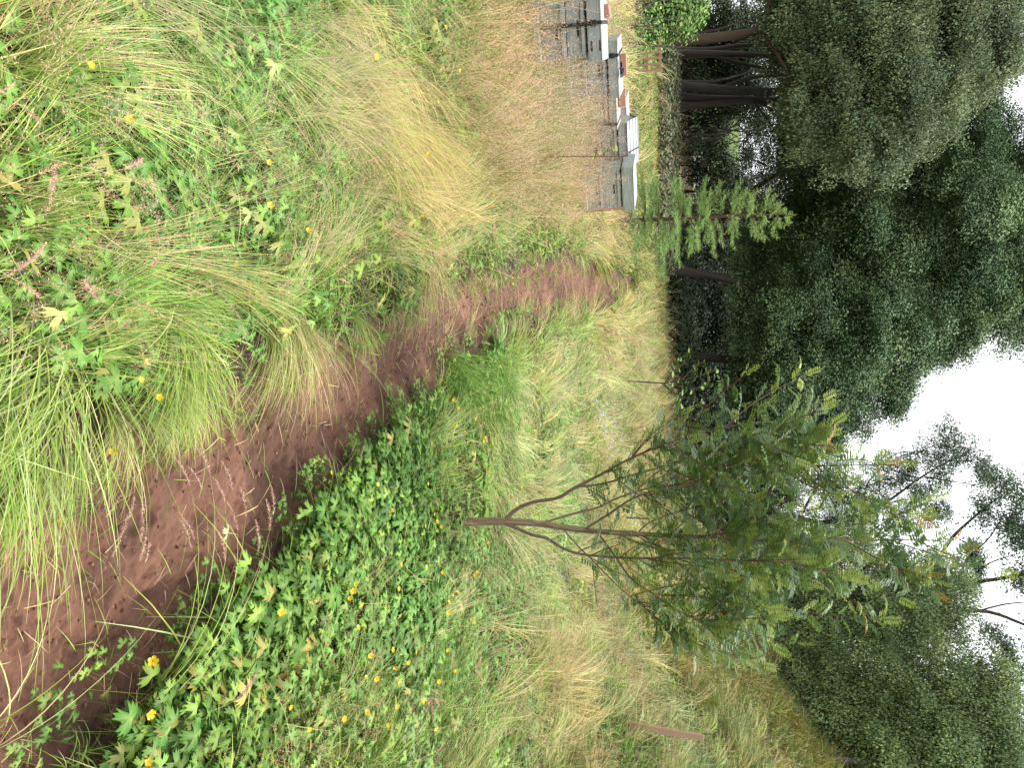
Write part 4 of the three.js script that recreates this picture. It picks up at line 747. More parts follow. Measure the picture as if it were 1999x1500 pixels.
// where each kind grows thickest: centre x, z, radius, weight
const PATCH = [
  ['sheaf', [-0.078,-2.141,0.204], 5], ['sheaf', [-0.09,-1.716,0.223], 5], ['sheaf', [0.127,-1.682,0.176], 3], ['sheaf', [1.176,-2.904,0.289], 3], ['sheaf', [-0.123,-6.212,0.453], 4], ['dry', [-0.222,-2.87,0.189], 4], ['dry', [-1.304,-3.184,0.314], 5], ['dry', [-1.306,-3.909,0.311], 5], ['dry', [-0.976,-4.517,0.282], 5], ['dry', [-2.029,-6.007,0.461], 6], ['dry', [2.809,-7.209,0.553], 4], ['dry', [-0.844,-1.608,0.183], 3],
  ['leaf', [0.563,-3.109,0.293], 5], ['leaf', [0.563,-3.934,0.411], 6], ['leaf', [0.905,-4.634,0.382], 3], ['leaf', [0.698,-2.44,0.247], 6], ['leaf', [0.964,-2.314,0.319], 7], ['leaf', [0.892,-2.968,0.377], 6], ['leaf', [0.997,-3.846,0.437], 5], ['leaf', [1.287,-2.563,0.29], 4],
  ['leaf', [-0.533,-1.955,0.164], 2], ['leaf', [-0.881,-2.309,0.187], 3], ['leaf', [-0.659,-2.496,0.193], 2.4], ['leaf', [-0.251,-1.766,0.167], 2], ['leaf', [-0.872,-2.891,0.174], 1.6],
  ['fine', [1.482,-4.93,0.515], 5], ['fine', [1.997,-4.599,0.634], 4], ['fine', [-0.102,-5.084,0.376], 7], ['fine', [-0.459,-6.965,0.368], 7], ['fine', [-1.979,-11.348,0.597], 3], ['fine', [-1.223,-6.877,0.598], 3], ['fine', [1.378,-3.339,0.475], 4], ['fine', [0.493,-5.701,0.457], 4],
  ['comb', [0.287,-6.197,0.617], 5], ['comb', [0,-1.651,0.247], 6], ['comb', [-0.145,-1.96,0.241], 4], ['comb', [1.121,-2.919,0.311], 2.5], ['comb', [1.006,-7.682,0.457], 3], ['comb', [1.939,-7.423,0.451], 3],
  ['green', [-0.947,-2.174,0.472], 4], ['green', [-1.352,-2.783,0.355], 4], ['green', [-0.805,-3.547,0.381], 2], ['green', [1.3,-6.579,0.574], 3], ['green', [-0.577,-9.872,0.386], 3],
  ['straw', [-0.101,-2.87,0.189], 5], ['straw', [-1.195,-3.001,0.276], 4], ['straw', [-1.248,-3.64,0.319], 4], ['straw', [-1.045,-4.417,0.339], 5], ['straw', [-0.704,-4.536,0.28], 5], ['straw', [-1.955,-6.022,0.502], 7], ['straw', [2.756,-7.318,0.661], 5], ['straw', [2.049,-7.866,0.636], 4], ['straw', [-0.892,-7.14,0.331], 3], ['straw', [-0.801,-9.47,0.371], 3], ['straw', [3.207,-7.085,0.655], 5],
  ['haze', [-3.393,-10.495,0.644], 9], ['haze', [-3.704,-8.488,0.723], 9], ['haze', [-2.746,-6.618,0.611], 6], ['haze', [-2.564,-10.717,0.5], 5], ['haze', [-2.073,-4.91,0.391], 4], ['haze', [3.385,-9.61,0.855], 7], ['haze', [2.522,-9.776,0.588], 5], ['haze', [0.654,-14.57,0.66], 4], ['haze', [-0.547,-17.141,0.664], 4], ['haze', [1.877,-13.956,0.546], 4], ['haze', [-2.347,-13.539,0.355], 3], ['haze', [-0.862,-1.594,0.183], 4], ['haze', [-1.005,-2.926,0.2], 2.5], ['haze', [-0.901,-3.541,0.229], 3], ['haze', [-1.193,-2.678,0.17], 2], ['haze', [-1.725,-4.097,0.332], 4], ['haze', [-0.666,-2.017,0.169], 2.5],
];
const MIXES = [[2.5, { green: 5, fine: 2.2, comb: 0.7, straw: 0.9, leaf: 1.6, sheaf: 0.3, dry: 0.16, bold: 0.7, haze: 1.0, spike: 0.9, broad: 0.25 }], [6, { green: 2.8, fine: 2.6, comb: 1.2, straw: 1.6, leaf: 0.7, sheaf: 0.5, dry: 0.4, bold: 0.6, haze: 1.2, spike: 0.4, broad: 0.08 }], [12, { green: 0.8, fine: 1.4, comb: 0.9, straw: 3.4, haze: 3.6, sheaf: 0.5, dry: 0.8, leaf: 0.1, spike: 0.2, broad: 0 }]];
const lists = {}; for (const k in V) lists[k] = V[k].map((q) => q.map(() => []));
const TMPQ = new THREE.Quaternion(), TMPQ2 = new THREE.Quaternion(), TMPV = new THREE.Vector3();
function plant(kind, x, z, sc, opt = {}) {
  const az = opt.az ?? rr(0, 6.283), tilt = opt.tilt ?? rr(0, 0.2);
  TMPQ.setFromAxisAngle(UPV, -az); TMPQ2.setFromAxisAngle(TMPV.set(Math.cos(az + 1.6), 0, Math.sin(az + 1.6)), tilt); TMPQ2.multiply(TMPQ);
  const b = rr(0.7, 1.25), w = rr(-0.1, 0.1) + (fbm(x * 0.8 + 7, z * 0.8 + 3, 3) - 0.45) * 0.5, y = H(x, z) + (opt.dy || 0), ls = lists[kind][-z < 4.2 + rnd() ? 0 : -z < 10 + 2 * rnd() ? 1 : 2], v = ls[Math.floor(rnd() * ls.length)];
  v.push([new THREE.Matrix4().compose(new THREE.Vector3(x, y, z), TMPQ2, new THREE.Vector3(sc, sc * (opt.sy || rr(0.85, 1.15)), sc)), b * (1 + w), b, b * (1 - w * 0.6)]);
}
// grass leans in drifts; beside the path it hangs over the bare soil
function leanAt(x, z, o) {
  const [l, r] = edgeAt(-z), a = fbm(x * 0.55 + 31, z * 0.55 + 77, 3) * 9;
  return o < 0.22 && o > -0.5 ? (x < (l + r) / 2 ? rr(-0.7, 0.7) : Math.PI + rr(-0.7, 0.7)) : a + rr(-0.6, 0.6);
}
seed(200);
function sow(d0, d1, perM2, scale, margin) {
  const n = Math.round((0.62 * (d1 * d1 - d0 * d0) + 2 * margin * (d1 - d0)) * perM2);
  for (let i = 0; i < n; i++) {
    // even cover of a wedge that opens with distance
    const d = Math.sqrt(d0 * d0 + rnd() * (d1 * d1 - d0 * d0)), half = 0.56 * d + margin, x = rr(-half, half), z = -d, o = outside(x, z);
    if (o < rr(0, 0.09)) continue;
    const bare = o < 0.28 ? 1 - S(2.8, 4.2, d) : 0;
    if (rnd() < bare * 0.42) continue;
    let m = MIXES[0][1]; for (const q of MIXES) if (d > q[0]) m = q[1];
    const w = {}; let sum = 0;
    for (const k in m) { w[k] = m[k]; }
    for (const [k, [px, pz, pr], pw] of PATCH) { const q = ((x - px) ** 2 + (z - pz) ** 2) / (pr * pr); if (q < 5) w[k] = (w[k] || 0) + pw * 2.2 * Math.exp(-q * 1.4); }
    const mown = S(12.5, 15, d) * (1 - S(-2.2, -0.6, x) * S(1.8, 0.6, x) * 0) * S(-1.2, -2.6, x) + S(12, 15, d) * S(3.2, 4.2, x) * 0.8;
    if (mown > 0) { for (const k in w) w[k] *= 1 - 0.92 * Math.min(1, mown); w.turf = 10 * mown; }
    for (const k in w) sum += w[k];
    let t = rnd() * sum, kind = 'green'; for (const k in w) { t -= w[k]; if (t <= 0) { kind = k; break; } }
    const long = kind === 'straw' || kind === 'comb' || kind === 'haze' || kind === 'sheaf' || kind === 'dry' || kind === 'bold';
    if (long && o < 0.35 && d < 8 && rnd() < 0.7) continue;
    if (d >= 5 && o < 0.28 && rnd() < 0.75 * (1 - S(0.1, 0.28, o))) continue;
    const edge = S(0.0, 0.35, o), low = (long ? (d > 7 ? 0.45 : 0.34) : 0.45) + (long ? (d > 7 ? 0.53 : 0.62) : 0.55) * edge;
    if (bare && edge < 0.6 && (kind === 'straw' || kind === 'haze')) kind = rnd() < 0.5 ? 'fine' : 'green';
    const s = scale * rr(0.75, 1.2) * low;
    plant(kind, x, z, s, { az: leanAt(x, z, o), sy: kind === 'straw' || kind === 'comb' ? rr(0.5, 0.85) : kind === 'sheaf' || kind === 'dry' ? rr(0.85, 1.15) : kind === 'leaf' ? rr(0.8, 1.2) : rr(0.55, 0.95) });
  }
}
sow(0.75, 3.2, 330, 0.8, 0.9);
sow(3.2, 6.5, 210, 0.95, 0.9);
for (const [cx, cz, cr, n] of [[...[0.589,-3.012,0.243], 130], [...[0.596,-3.789,0.345], 190], [...[0.705,-2.471,0.211], 120], [...[0.984,-2.37,0.287], 170], [...[0.911,-2.965,0.333], 190], [...[0.997,-3.846,0.382], 190], [...[1.039,-2.068,0.177], 70], [...[0.8,-4.564,0.251], 80]]) for (let i = 0; i < n; i++) { const q = cr * Math.sqrt(rnd()), w = rr(0, 6.283), x = cx + q * Math.cos(w), z = cz + q * 1.1 * Math.sin(w); if (outside(x, z) > 0.11) plant(rnd() < 0.8 ? 'leaf' : rnd() < 0.6 ? 'fine' : 'bold', x, z, rr(0.7, 1.05), { sy: rr(0.9, 1.35) }); }
sow(6.5, 13, 110, 1.0, 1.2);
sow(13, 21, 60, 1.1, 1.5);
sow(21, 32, 26, 1.3, 2);
for (let i = 0; i < 900; i++) { const d = rr(4.6, 9.4), x = -d * rr(0.22, 0.52), s = rr(0.85, 1.25); plant(rnd() < 0.75 ? 'haze' : 'straw', x, -d, s, { sy: d > 5.5 ? 1.2 : 0.95 }); }
// crushed leaves, straws and seedlings on the soil
for (let i = 0; i < 5200; i++) {
  const d = 1.1 + 17 * Math.pow(rnd(), 1.7), [l, r] = edgeAt(d), k = rnd() < 0.7 ? (rnd() < 0.5 ? Math.pow(rnd(), 2.2) : 1 - Math.pow(rnd(), 2.2)) : rnd(), x = l + (r - l) * k;
  const u = rnd(), e = Math.min(k, 1 - k) * (r - l);
  if (u < 0.1) plant('litter', x, -d, rr(0.5, 1.2), { dy: 0.008, tilt: 0 });
  else if (e < 0.07 && u < 0.2) plant(k > 0.5 ? 'leaf' : 'fine', x, -d, rr(0.25, 0.5), { az: leanAt(x, -d, 0) });
  else if (e < 0.08 && u < 0.24 && d > 5) plant('straw', x, -d, rr(0.35, 0.65), { az: leanAt(x, -d, 0), sy: 0.4 });
}
const STUFF = {
  green: ['green_grass', 'broad green grass blades growing all through the meadow', 'grass'], fine: ['fine_grass', 'fine bright yellow green grass in soft tufts', 'grass'], comb: ['leaning_grass', 'long pale green grass combed over in drifts', 'grass'],
  sheaf: ['arching_grass', 'sheaves of long bright grass arching over in the meadow', 'grass'], dry: ['dry_grass', 'sheaves of long dry golden grass leaning over', 'grass'],
  straw: ['straw_grass', 'dry straw coloured grass stalks lying and leaning', 'grass'], haze: ['seeding_grass', 'pinkish tan haze of fine grass panicles around the beehives', 'grass'], leaf: ['buttercup_leaves', 'lobed dark green buttercup leaves carpeting beside the path', 'ground cover'],
  bold: ['grass_stalks', 'long broad pale blades and stalks lying over the near meadow', 'grass'],
  broad: ['plantain_leaves', 'broad strap-like plantain leaves among the grass', 'ground cover'], turf: ['short_turf', 'short mown yellowish green turf behind the beehives and on the bank', 'grass'], spike: ['seed_spikes', 'plump pink and tan grass seed spikes scattered in the meadow', 'seed heads'], litter: ['plant_litter', 'cut straws and leaf scraps littering the soil path', 'litter'],
};
for (const k in lists) {
  const [n, l, c] = STUFF[k], t = thing(n, [0, 0, 0], l, c); t.userData.kind = 'stuff';
  lists[k].forEach((ls, lod) => ls.forEach((list, i) => { if (list.length) instances('tuft', list, V[k][lod][i], k === 'leaf' || k === 'broad' || k === 'green' ? glossMat : plantMat, t); }));
  console.log(k, lists[k].flat().reduce((a, b) => a + b.length, 0));
}
// turf on the bank and in the shade of the wood
{
  const t = thing('bank_grass', [0, 0, 0], 'grass growing up the bank at the right below the bushy trees', 'grass'); t.userData.kind = 'stuff'; seed(210); const list = [[], [], []];
  for (let i = 0; i < 26000; i++) { const x = rr(2.8, 17), z = -rr(6, 30); if (x < 0.18 * -z) continue; const s = rr(0.8, 1.6), b = rr(0.8, 1.2), w = (fbm(x * 0.6, z * 0.6, 3) - 0.45) * 0.7; list[i % 3].push([new THREE.Matrix4().compose(new THREE.Vector3(x, H(x, z) - 0.02, z), new THREE.Quaternion().setFromAxisAngle(UPV, rr(0, 6.28)), new THREE.Vector3(s, s, s)), b * (1 + w), b, b * (1 - w)]); }
  list.forEach((l, i) => instances('tuft', l, V.turf[2][i], plantMat, t));
}
// soil crumbs
{
  seed(220); const g = new THREE.IcosahedronGeometry(1, 0), p = g.attributes.position, map = {};
  for (let i = 0; i < p.count; i++) { const k = [p.getX(i), p.getY(i), p.getZ(i)].map((q) => q.toFixed(2)).join(); map[k] = map[k] || rr(0.65, 1.2); p.setXYZ(i, p.getX(i) * map[k], p.getY(i) * map[k], p.getZ(i) * map[k]); } g.computeVertexNormals();
  const crumbMat = new THREE.MeshStandardMaterial({ color: lin(1, 1, 1), roughness: 1 }), list = [];
  for (let i = 0; i < 6000; i++) {
    const d = 1.1 + 9 * Math.pow(rnd(), 1.6), [l, r] = edgeAt(d), x = rr(l - 0.06, r + 0.06), z = -d, s = 0.0016 + 0.0075 * Math.pow(rnd(), 6), b = rr(0.7, 1.4);
    const lump = fbm(x * 9 + 3, z * 9 + 3, 4) - 0.47, fine = fbm(x * 42, z * 42, 3) - 0.44, heel = Math.pow(noise(x * 4.2 + 8, z * 3.1 + 2), 3);
    list.push([new THREE.Matrix4().compose(new THREE.Vector3(x, H(x, z) - 0.006 + lump * 0.085 + fine * 0.034 - heel * 0.035 + s * 0.55, z), new THREE.Quaternion().setFromEuler(new THREE.Euler(rr(0, 6), rr(0, 6), rr(0, 6))), new THREE.Vector3(s, s * rr(0.4, 0.7), s)), 0.17 * b, 0.09 * b, 0.055 * b]);
  }
  const cg = new THREE.IcosahedronGeometry(1, 1), cp = cg.attributes.position; for (let i = 0; i < cp.count; i++) { const q = 0.7 + 0.6 * noise(cp.getX(i) * 2.1 + 9, cp.getY(i) * 2.1 + cp.getZ(i) * 1.7 + 9); cp.setXYZ(i, cp.getX(i) * q, cp.getY(i) * q, cp.getZ(i) * q); } cg.computeVertexNormals();
  const clods = [];
  for (let i = 0; i < 350; i++) {
    const d = 1.1 + 8 * Math.pow(rnd(), 1.5), [l, r] = edgeAt(d), x = rr(l - 0.04, r + 0.04), z = -d, s = 0.004 + 0.011 * Math.pow(rnd(), 4), b = rr(0.75, 1.25);
    const lump = fbm(x * 9 + 3, z * 9 + 3, 4) - 0.47, fine = fbm(x * 42, z * 42, 3) - 0.44, heel = Math.pow(noise(x * 4.2 + 8, z * 3.1 + 2), 3);
    clods.push([new THREE.Matrix4().compose(new THREE.Vector3(x, H(x, z) - 0.006 + lump * 0.085 + fine * 0.034 - heel * 0.035 + s * 0.2, z), new THREE.Quaternion().setFromEuler(new THREE.Euler(rr(0, 6), rr(0, 6), rr(0, 6))), new THREE.Vector3(s * rr(0.8, 1.6), s * 0.5, s)), 0.17 * b, 0.084 * b, 0.052 * b]);
  }
  const t = thing('soil_crumbs', [0, 0, 0], 'loose crumbs of reddish brown soil on the path', 'soil'); t.userData.kind = 'stuff';
  instances('crumb', list, g, crumbMat, t); instances('clod', clods, cg, crumbMat, t);
}
// ---------------------------------------------------------------- tussocks and single stems that stand out
function tussock(name, label, roots, n, az, el, len, w, bend, cols, head, cat = 'grass tussock') {
  const b0 = roots[0], g = new Geo(), spread = roots[roots.length - 1], cv = roots.length > 2 ? new THREE.CatmullRomCurve3(roots.slice(0, -1).map((p) => new THREE.Vector3(...p))) : null;
  for (let k = 0; k < n; k++) {
    const P = cv ? cv.getPoint(rnd()) : new THREE.Vector3(...b0), a = rr(0, 6.283), r = spread * Math.sqrt(rnd()), x = P.x + r * Math.cos(a), z = P.z + r * Math.sin(a), c = cols[Math.floor(rnd() * cols.length)];
    const c0 = vary(c, 0.15), e = blade(g, x - b0[0], H(x, z) - b0[1] - 0.02, z - b0[2], rr(...az), rr(...el), rr(...len), rr(...w), rr(...bend), c0, vary(mix(c, STRAW, 0.2 * rnd()), 0.15), 8);
    if (head) head(g, e);
  }
  const m = part(name, g.build(), plantMat, scene, b0); tag(m, label, cat); return m;
}
seed(230);
tussock('grass_tussock', 'bright green tussock flopping over the left edge of the soil path', [[-0.227,0.007,-2.069], [-0.159,0.007,-2.192], 0.09], 420, [-0.3, 0.9], [0.2, 1.0], [0.25, 0.45], [0.002, 0.005], [0.6, 1.7], [[0.19, 0.31, 0.055], [0.25, 0.36, 0.085], YG]);
tussock('grass_tussock', 'pale green drift of combed grass at the bottom left of the path', [[-0.185,0.007,-1.62], [0.036,0.007,-1.575], [-0.172,0.007,-1.768], 0.16], 520, [-0.2, 1.4], [0.15, 0.8], [0.3, 0.6], [0.002, 0.005], [0.3, 1.1], [G2, YG, PALE, [0.22, 0.31, 0.08]]);
tussock('grass_tussock', 'straw coloured tussock hanging over the soil path at its first bend', [[-0.363,0.008,-2.866], [-0.288,0.007,-2.712], [-0.335,0.008,-2.995], 0.05], 240, [-0.1, 0.6], [0.25, 0.9], [0.3, 0.58], [0.0016, 0.0036], [0.7, 1.3], [STRAW, YG, STRAW2, PALE, G2]);
tussock('grass_tussock', 'long swath of lodged straw grass arching across the left of the meadow', [[-1.231,0.028,-2.504], [-1.272,0.029,-2.828], [-1.283,0.03,-3.186], [-1.318,0.031,-3.7], [-1.293,0.03,-4.139], 0.12], 900, [-1.5, -0.7], [0.1, 0.75], [0.4, 0.75], [0.0014, 0.0032], [0.2, 0.8], [STRAW, YG, PALE, STRAW2, G2], airyHead(TAN, 6, 0.1));
tussock('grass_tussock', 'tan sheaf of grass bending down toward the path beyond the first bend', [[-1.125,0.025,-4.503], [-0.924,0.019,-4.566], [-0.765,0.015,-4.53], 0.12], 420, [-0.1, 0.9], [0.2, 0.8], [0.35, 0.65], [0.0014, 0.003], [0.3, 1.0], [STRAW, STRAW2, TAN, YG], airyHead([0.38, 0.24, 0.17], 9, 0.12));
tussock('grass_tussock', 'golden plume of straw grass leaning right in front of the beehives', [[-1.999,0.056,-5.157], [-2.031,0.057,-5.549], [-1.944,0.054,-5.86], 0.16], 520, [-0.9, 0.1], [0.35, 1.0], [0.5, 0.85], [0.0014, 0.0028], [0.4, 1.0], [STRAW, STRAW, YG, TAN], airyHead([0.42, 0.3, 0.18], 12, 0.15));
tussock('grass_tussock', 'vivid green tussock at the right edge of the path bend', [[-0.17,0.007,-5.084], [-0.035,0.007,-5.202], [-0.247,0.007,-6.212], 0.16], 700, [-1.6, 1.2], [0.5, 1.4], [0.3, 0.5], [0.0018, 0.004], [0.5, 1.4], [[0.12, 0.25, 0.04], [0.16, 0.3, 0.05], G2]);
tussock('grass_tussock', 'pale yellowish drift of grass right of the path beyond the vivid tussock', [[0.138,0.008,-6.969], [0.45,0.015,-7.63], [0.287,0.01,-6.197], 0.3], 700, [2.2, 3.6], [0.25, 0.9], [0.4, 0.65], [0.0016, 0.0032], [0.5, 1.3], [YG, PALE, G2, STRAW]);
tussock('grass_tussock', 'yellowish leaning sheaf of grass in front of the wooden stake', [[2.415,0.316,-6.137], [2.353,0.3,-6.661], [2.811,0.435,-6.642], 0.2], 520, [2.0, 3.4], [0.4, 1.1], [0.4, 0.7], [0.0016, 0.003], [0.5, 1.2], [YG, STRAW, PALE], airyHead(TAN, 8, 0.1));
tussock('grass_tussock', 'sheaf of long yellowish stalks bent over the soil at the lower right', [[0.934,0.048,-1.992], 0.03], 13, [3.0, 3.35], [0.75, 1.1], [0.5, 0.75], [0.0025, 0.0042], [0.9, 1.3], [YG, PALE, STRAW], (g, e) => plumpHead(g, ...e, 0.09, 0.0045, PINK, 0.5));
tussock('grass_tussock', 'few thin pale stalks crossing the bare soil at the bottom edge', [[0.82,0.038,-1.557], 0.06], 9, [2.6, 3.9], [0.5, 1.1], [0.3, 0.5], [0.002, 0.004], [0.5, 1.2], [YG, PALE, STRAW]);
tussock('grass_tussock', 'tuft of dry stalks with pink seed heads leaning onto the soil from the left', [[0.157,0.008,-1.936], 0.05], 8, [-0.3, 0.5], [0.4, 0.8], [0.18, 0.3], [0.0018, 0.003], [0.5, 1.1], [YG, STRAW], (g, e) => plumpHead(g, ...e, 0.07, 0.005, PINK, 0.3));
// pink heads and single stalks at known spots
[[[-0.477,0.009,-1.475,0.22], 'long pink seed head lying over leaves at the lower left'], [[-0.514,0.01,-1.66,0.24], 'plump pink seed head slanting beside the long one'], [[-0.212,0.007,-1.319,0.25], 'pale pink open seed head near the left bottom edge'], [[-0.187,0.007,-1.575,0.25], 'small pink seed head over the combed grass'], [[-1.912,0.053,-5.174,0.3], 'purplish pink seed head in the hazy grass before the beehives'], [[0.911,0.046,-2.063,0.25], 'brown pink seed head at the right edge beside lobed leaves'], [[1.436,0.115,-3.498,0.3], 'reddish pink cluster of seed heads among the right-hand buttercups'], [[1.562,0.135,-4.197,0.3], 'tan forked seed head above the right-hand buttercups'], [[1.348,0.101,-3.873,0.3], 'long tan seed head lying across the grass under the rowan']].forEach(([f, label], i) => {
  seed(240 + i); const g = new Geo(), e = blade(g, 0, 0, 0, rr(0, 6.283), 1.35, f[3], 0.0025, 0.4, YG, STRAW, 6, 0, false), n = i === 6 || i === 7 ? 3 : 1;
  const o = [f[0] - e[0], f[1], f[2] - e[2]];
  for (let k = 0; k < n; k++) plumpHead(g, e[0], e[1], e[2], e[3] + k * 0.9, rr(0.1, 0.7), rr(0.08, 0.12), rr(0.006, 0.009), i > 6 ? TAN : PINK, rr(0, 0.8));
  tag(part('seed_head', g.build(), plantMat, scene, o), label, 'seed head');
});
{
  const a = [-1.793,0.365,-6.2], b = [-1.758,1.078,-6.2], gy = H(a[0], -6.2), t = thing('dry_stem', [a[0], gy, -6.2], 'tall thin brown stem with a few leaves in front of the last beehives', 'dry stem'), g = new Geo(); seed(250);
  tube(g, [[0, -0.05, 0, 0.006], [0.005, (b[1] - gy) * 0.5, 0, 0.005], [b[0] - a[0], b[1] - gy, 0, 0.003]], 6, () => vary([0.2, 0.1, 0.06], 0.15)); part('stem', g.build(), barkMat, t);
  const l = ovateLeaf(251, 0.06, [0.2, 0.24, 0.06]); for (let k = 0; k < 12; k++) { const q = part('leaf', l, glossMat, t, [rr(-0.01, 0.01), (b[1] - gy) * rr(0.72, 0.98), 0]); q.quaternion.copy(aim(new THREE.Vector3(rr(-1, 1), rr(-0.3, 0.6), rr(-1, 1)), rr(-1, 1))); }
}
{
  const p = [0.71,0.029,-5.315], t = thing('fern', p, 'small bright green fern at the left foot of the rowan', 'fern'); seed(255);
  for (let k = 0; k < 6; k++) { const f = part('frond', pinnateLeaf(256 + k, rr(0.24, 0.34), [0.17, 0.28, 0.05], 1.2), plantMat, t, [0, 0.08, 0]); f.quaternion.copy(aim(new THREE.Vector3(Math.cos(k * 1.05), 0.8, Math.sin(k * 1.05)), 0)); }
}
{
  const spots = [[[0.501,0.017,-2.413], 'pale torn lobed leaf lying alone on the soil'], [[0.602,0.022,-2.967], 'pale lobed leaf at the right edge of the soil below the leaf patch']];
  spots.forEach(([p, label], i) => { seed(262 + i); const g = new Geo(); lobedLeaf(g, 0, 0.02, 0, 2 + i, 0.25, 0.036, [0.3, 0.34, 0.2]); blade(g, 0, 0.02, 0, 5, 0.1, 0.06, 0.002, 0.2, PALE, PALE, 3); tag(part('fallen_leaf', g.build(), glossMat, scene, p), label, 'leaf'); });
}
// ---------------------------------------------------------------- buttercups and white flowers
{
  const petal = [0.78, 0.56, 0.015], fg = new Geo(), sg = new Geo(); seed(270);
  for (let k = 0; k < 5; k++) { const a = k * 1.2566, P = (r, s, h) => fg.v(Math.cos(a + s) * r, h, Math.sin(a + s) * r, vary(petal, 0.06)); const o = P(0.0005, 0, 0), l = P(0.007, 0.62, 0.004), r = P(0.007, -0.62, 0.004), m = P(0.0075, 0, 0.002), tl = P(0.0115, 0.42, 0.008), tr = P(0.0115, -0.42, 0.008), tm = P(0.0122, 0, 0.0065); fg.t(o, m, l); fg.t(o, r, m); fg.t(l, m, tl); fg.t(m, tm, tl); fg.t(m, tr, tm); fg.t(r, tr, m); }
  for (let k = 0; k < 14; k++) blade(fg, 0, 0.001, 0, rr(0, 6.28), rr(0.7, 1.5), 0.005, 0.0014, 0, [0.55, 0.42, 0.02], [0.6, 0.4, 0.02], 1);
  blade(sg, 0, 0, 0, 0.4, 1.5, 1, 0.0022, 0.12, G2, G2, 6, 0, false); blade(sg, 0, 0, 0, 0.4 + 1.57, 1.5, 1, 0.0022, 0.12, G2, G2, 6, 0, false);
  const fGeo = fg.build(), sGeo = sg.build(), tip = [Math.cos(0.4) * 0.129, 0.99, Math.sin(0.4) * 0.129];
  const put = (f, label, group, i) => {
    const t = thing('buttercup', [f[0], f[1], f[2]], label, 'buttercup', group), h = f[3];
    const s = part('stem', sGeo, plantMat, t); s.scale.set(h, h, h); s.rotation.y = rr(0, 6.28);
    const e = new THREE.Vector3(...tip).multiplyScalar(h).applyEuler(s.rotation), k = rr(0.85, 1.3), q = part('flower', fGeo, petalMat, t, [e.x, e.y, e.z]); q.scale.setScalar(k * 0.85); q.rotation.set(rr(-0.3, 0.95), rr(0, 6), rr(-0.6, 0.6));
  };
  const A = [[-0.749,0.014,-1.593,0.2], [-0.676,0.013,-1.699,0.2], [-0.397,0.008,-2.294,0.12], [-0.748,0.014,-2.381,0.2], [-0.337,0.008,-2.435,0.1], [-0.558,0.011,-2.628,0.2], [-0.008,0.007,-1.799,0.15], [0.027,0.007,-1.921,0.12], [0.171,0.008,-1.77,0.1], [0.328,0.011,-1.659,0.05], [-0.053,0.007,-1.819,0.15], [-0.308,0.007,-2.485,0.1], [-1.317,0.031,-3.034,0.3], [-1.415,0.034,-3.828,0.3], [-1.177,0.026,-4.966,0.3], [-0.809,0.016,-3.791,0.25], [-0.547,0.01,-3.232,0.2], [-0.576,0.011,-2.403,0.2], [-1.148,0.025,-3.677,0.3], [-1.665,0.043,-4.115,0.3], [-1.81,0.049,-3.911,0.3], [-0.755,0.015,-6.034,0.2]];
  const B = [[0.654,0.025,-1.69,0.25], [0.835,0.039,-1.596,0.3], [0.79,0.035,-1.717,0.25], [0.711,0.029,-2.353,0.25], [0.973,0.052,-2.283,0.3], [0.343,0.012,-2.858,0.2], [0.446,0.015,-3.196,0.25], [0.489,0.017,-3.718,0.3], [1.109,0.068,-2.383,0.3], [0.802,0.036,-2.872,0.25], [0.808,0.036,-2.92,0.25], [0.829,0.038,-2.863,0.25], [0.841,0.039,-2.963,0.25], [0.89,0.044,-2.75,0.3], [0.87,0.042,-2.584,0.3], [1.053,0.061,-3.098,0.3], [1.157,0.074,-3.318,0.3], [1.042,0.06,-2.903,0.3], [1.106,0.068,-2.911,0.3], [1.182,0.077,-3.132,0.3], [1.071,0.063,-2.799,0.3], [1.22,0.083,-3.241,0.3], [1.226,0.083,-3.062,0.3], [1.26,0.088,-3.098,0.3], [1.226,0.083,-2.82,0.3], [1.373,0.105,-2.929,0.3], [1.342,0.1,-3.053,0.3], [1.148,0.073,-2.566,0.3], [1.565,0.136,-3.109,0.35], [1.34,0.1,-3.397,0.35], [1.421,0.112,-3.674,0.35], [1.374,0.105,-3.232,0.35], [1.503,0.126,-3.362,0.35]];
  const C = [[0.665,0.026,-3.651,0.3], [0.644,0.025,-3.751,0.3], [0.66,0.026,-3.77,0.3], [0.68,0.027,-3.742,0.3], [0.693,0.028,-3.847,0.3], [0.849,0.04,-3.617,0.3], [0.913,0.046,-3.816,0.3], [0.8,0.036,-3.292,0.3], [0.863,0.041,-3.178,0.3], [1.004,0.056,-3.805,0.35], [1.063,0.062,-3.826,0.35], [1.086,0.065,-3.671,0.35], [1.065,0.063,-3.713,0.35], [1.211,0.081,-4.106,0.35], [0.925,0.047,-4.263,0.35], [0.954,0.05,-4.699,0.3], [1.075,0.064,-4.366,0.3], [1.113,0.069,-4.403,0.3], [1.22,0.083,-3.639,0.35], [1.44,0.115,-4.619,0.35], [1.357,0.102,-6.626,0.3], [0.396,0.013,-4.979,0.3], [0.318,0.011,-4.79,0.3], [0.08,0.007,-4.287,0.25], [0.109,0.008,-4.387,0.25], [0.322,0.011,-4.75,0.3], [0.515,0.018,-4.92,0.3], [-0.26,0.007,-6.618,0.3], [0.215,0.009,-4.331,0.25], [0.205,0.009,-4.739,0.25], [0.787,0.035,-5.848,0.3], [0.42,0.014,-6.42,0.3]];
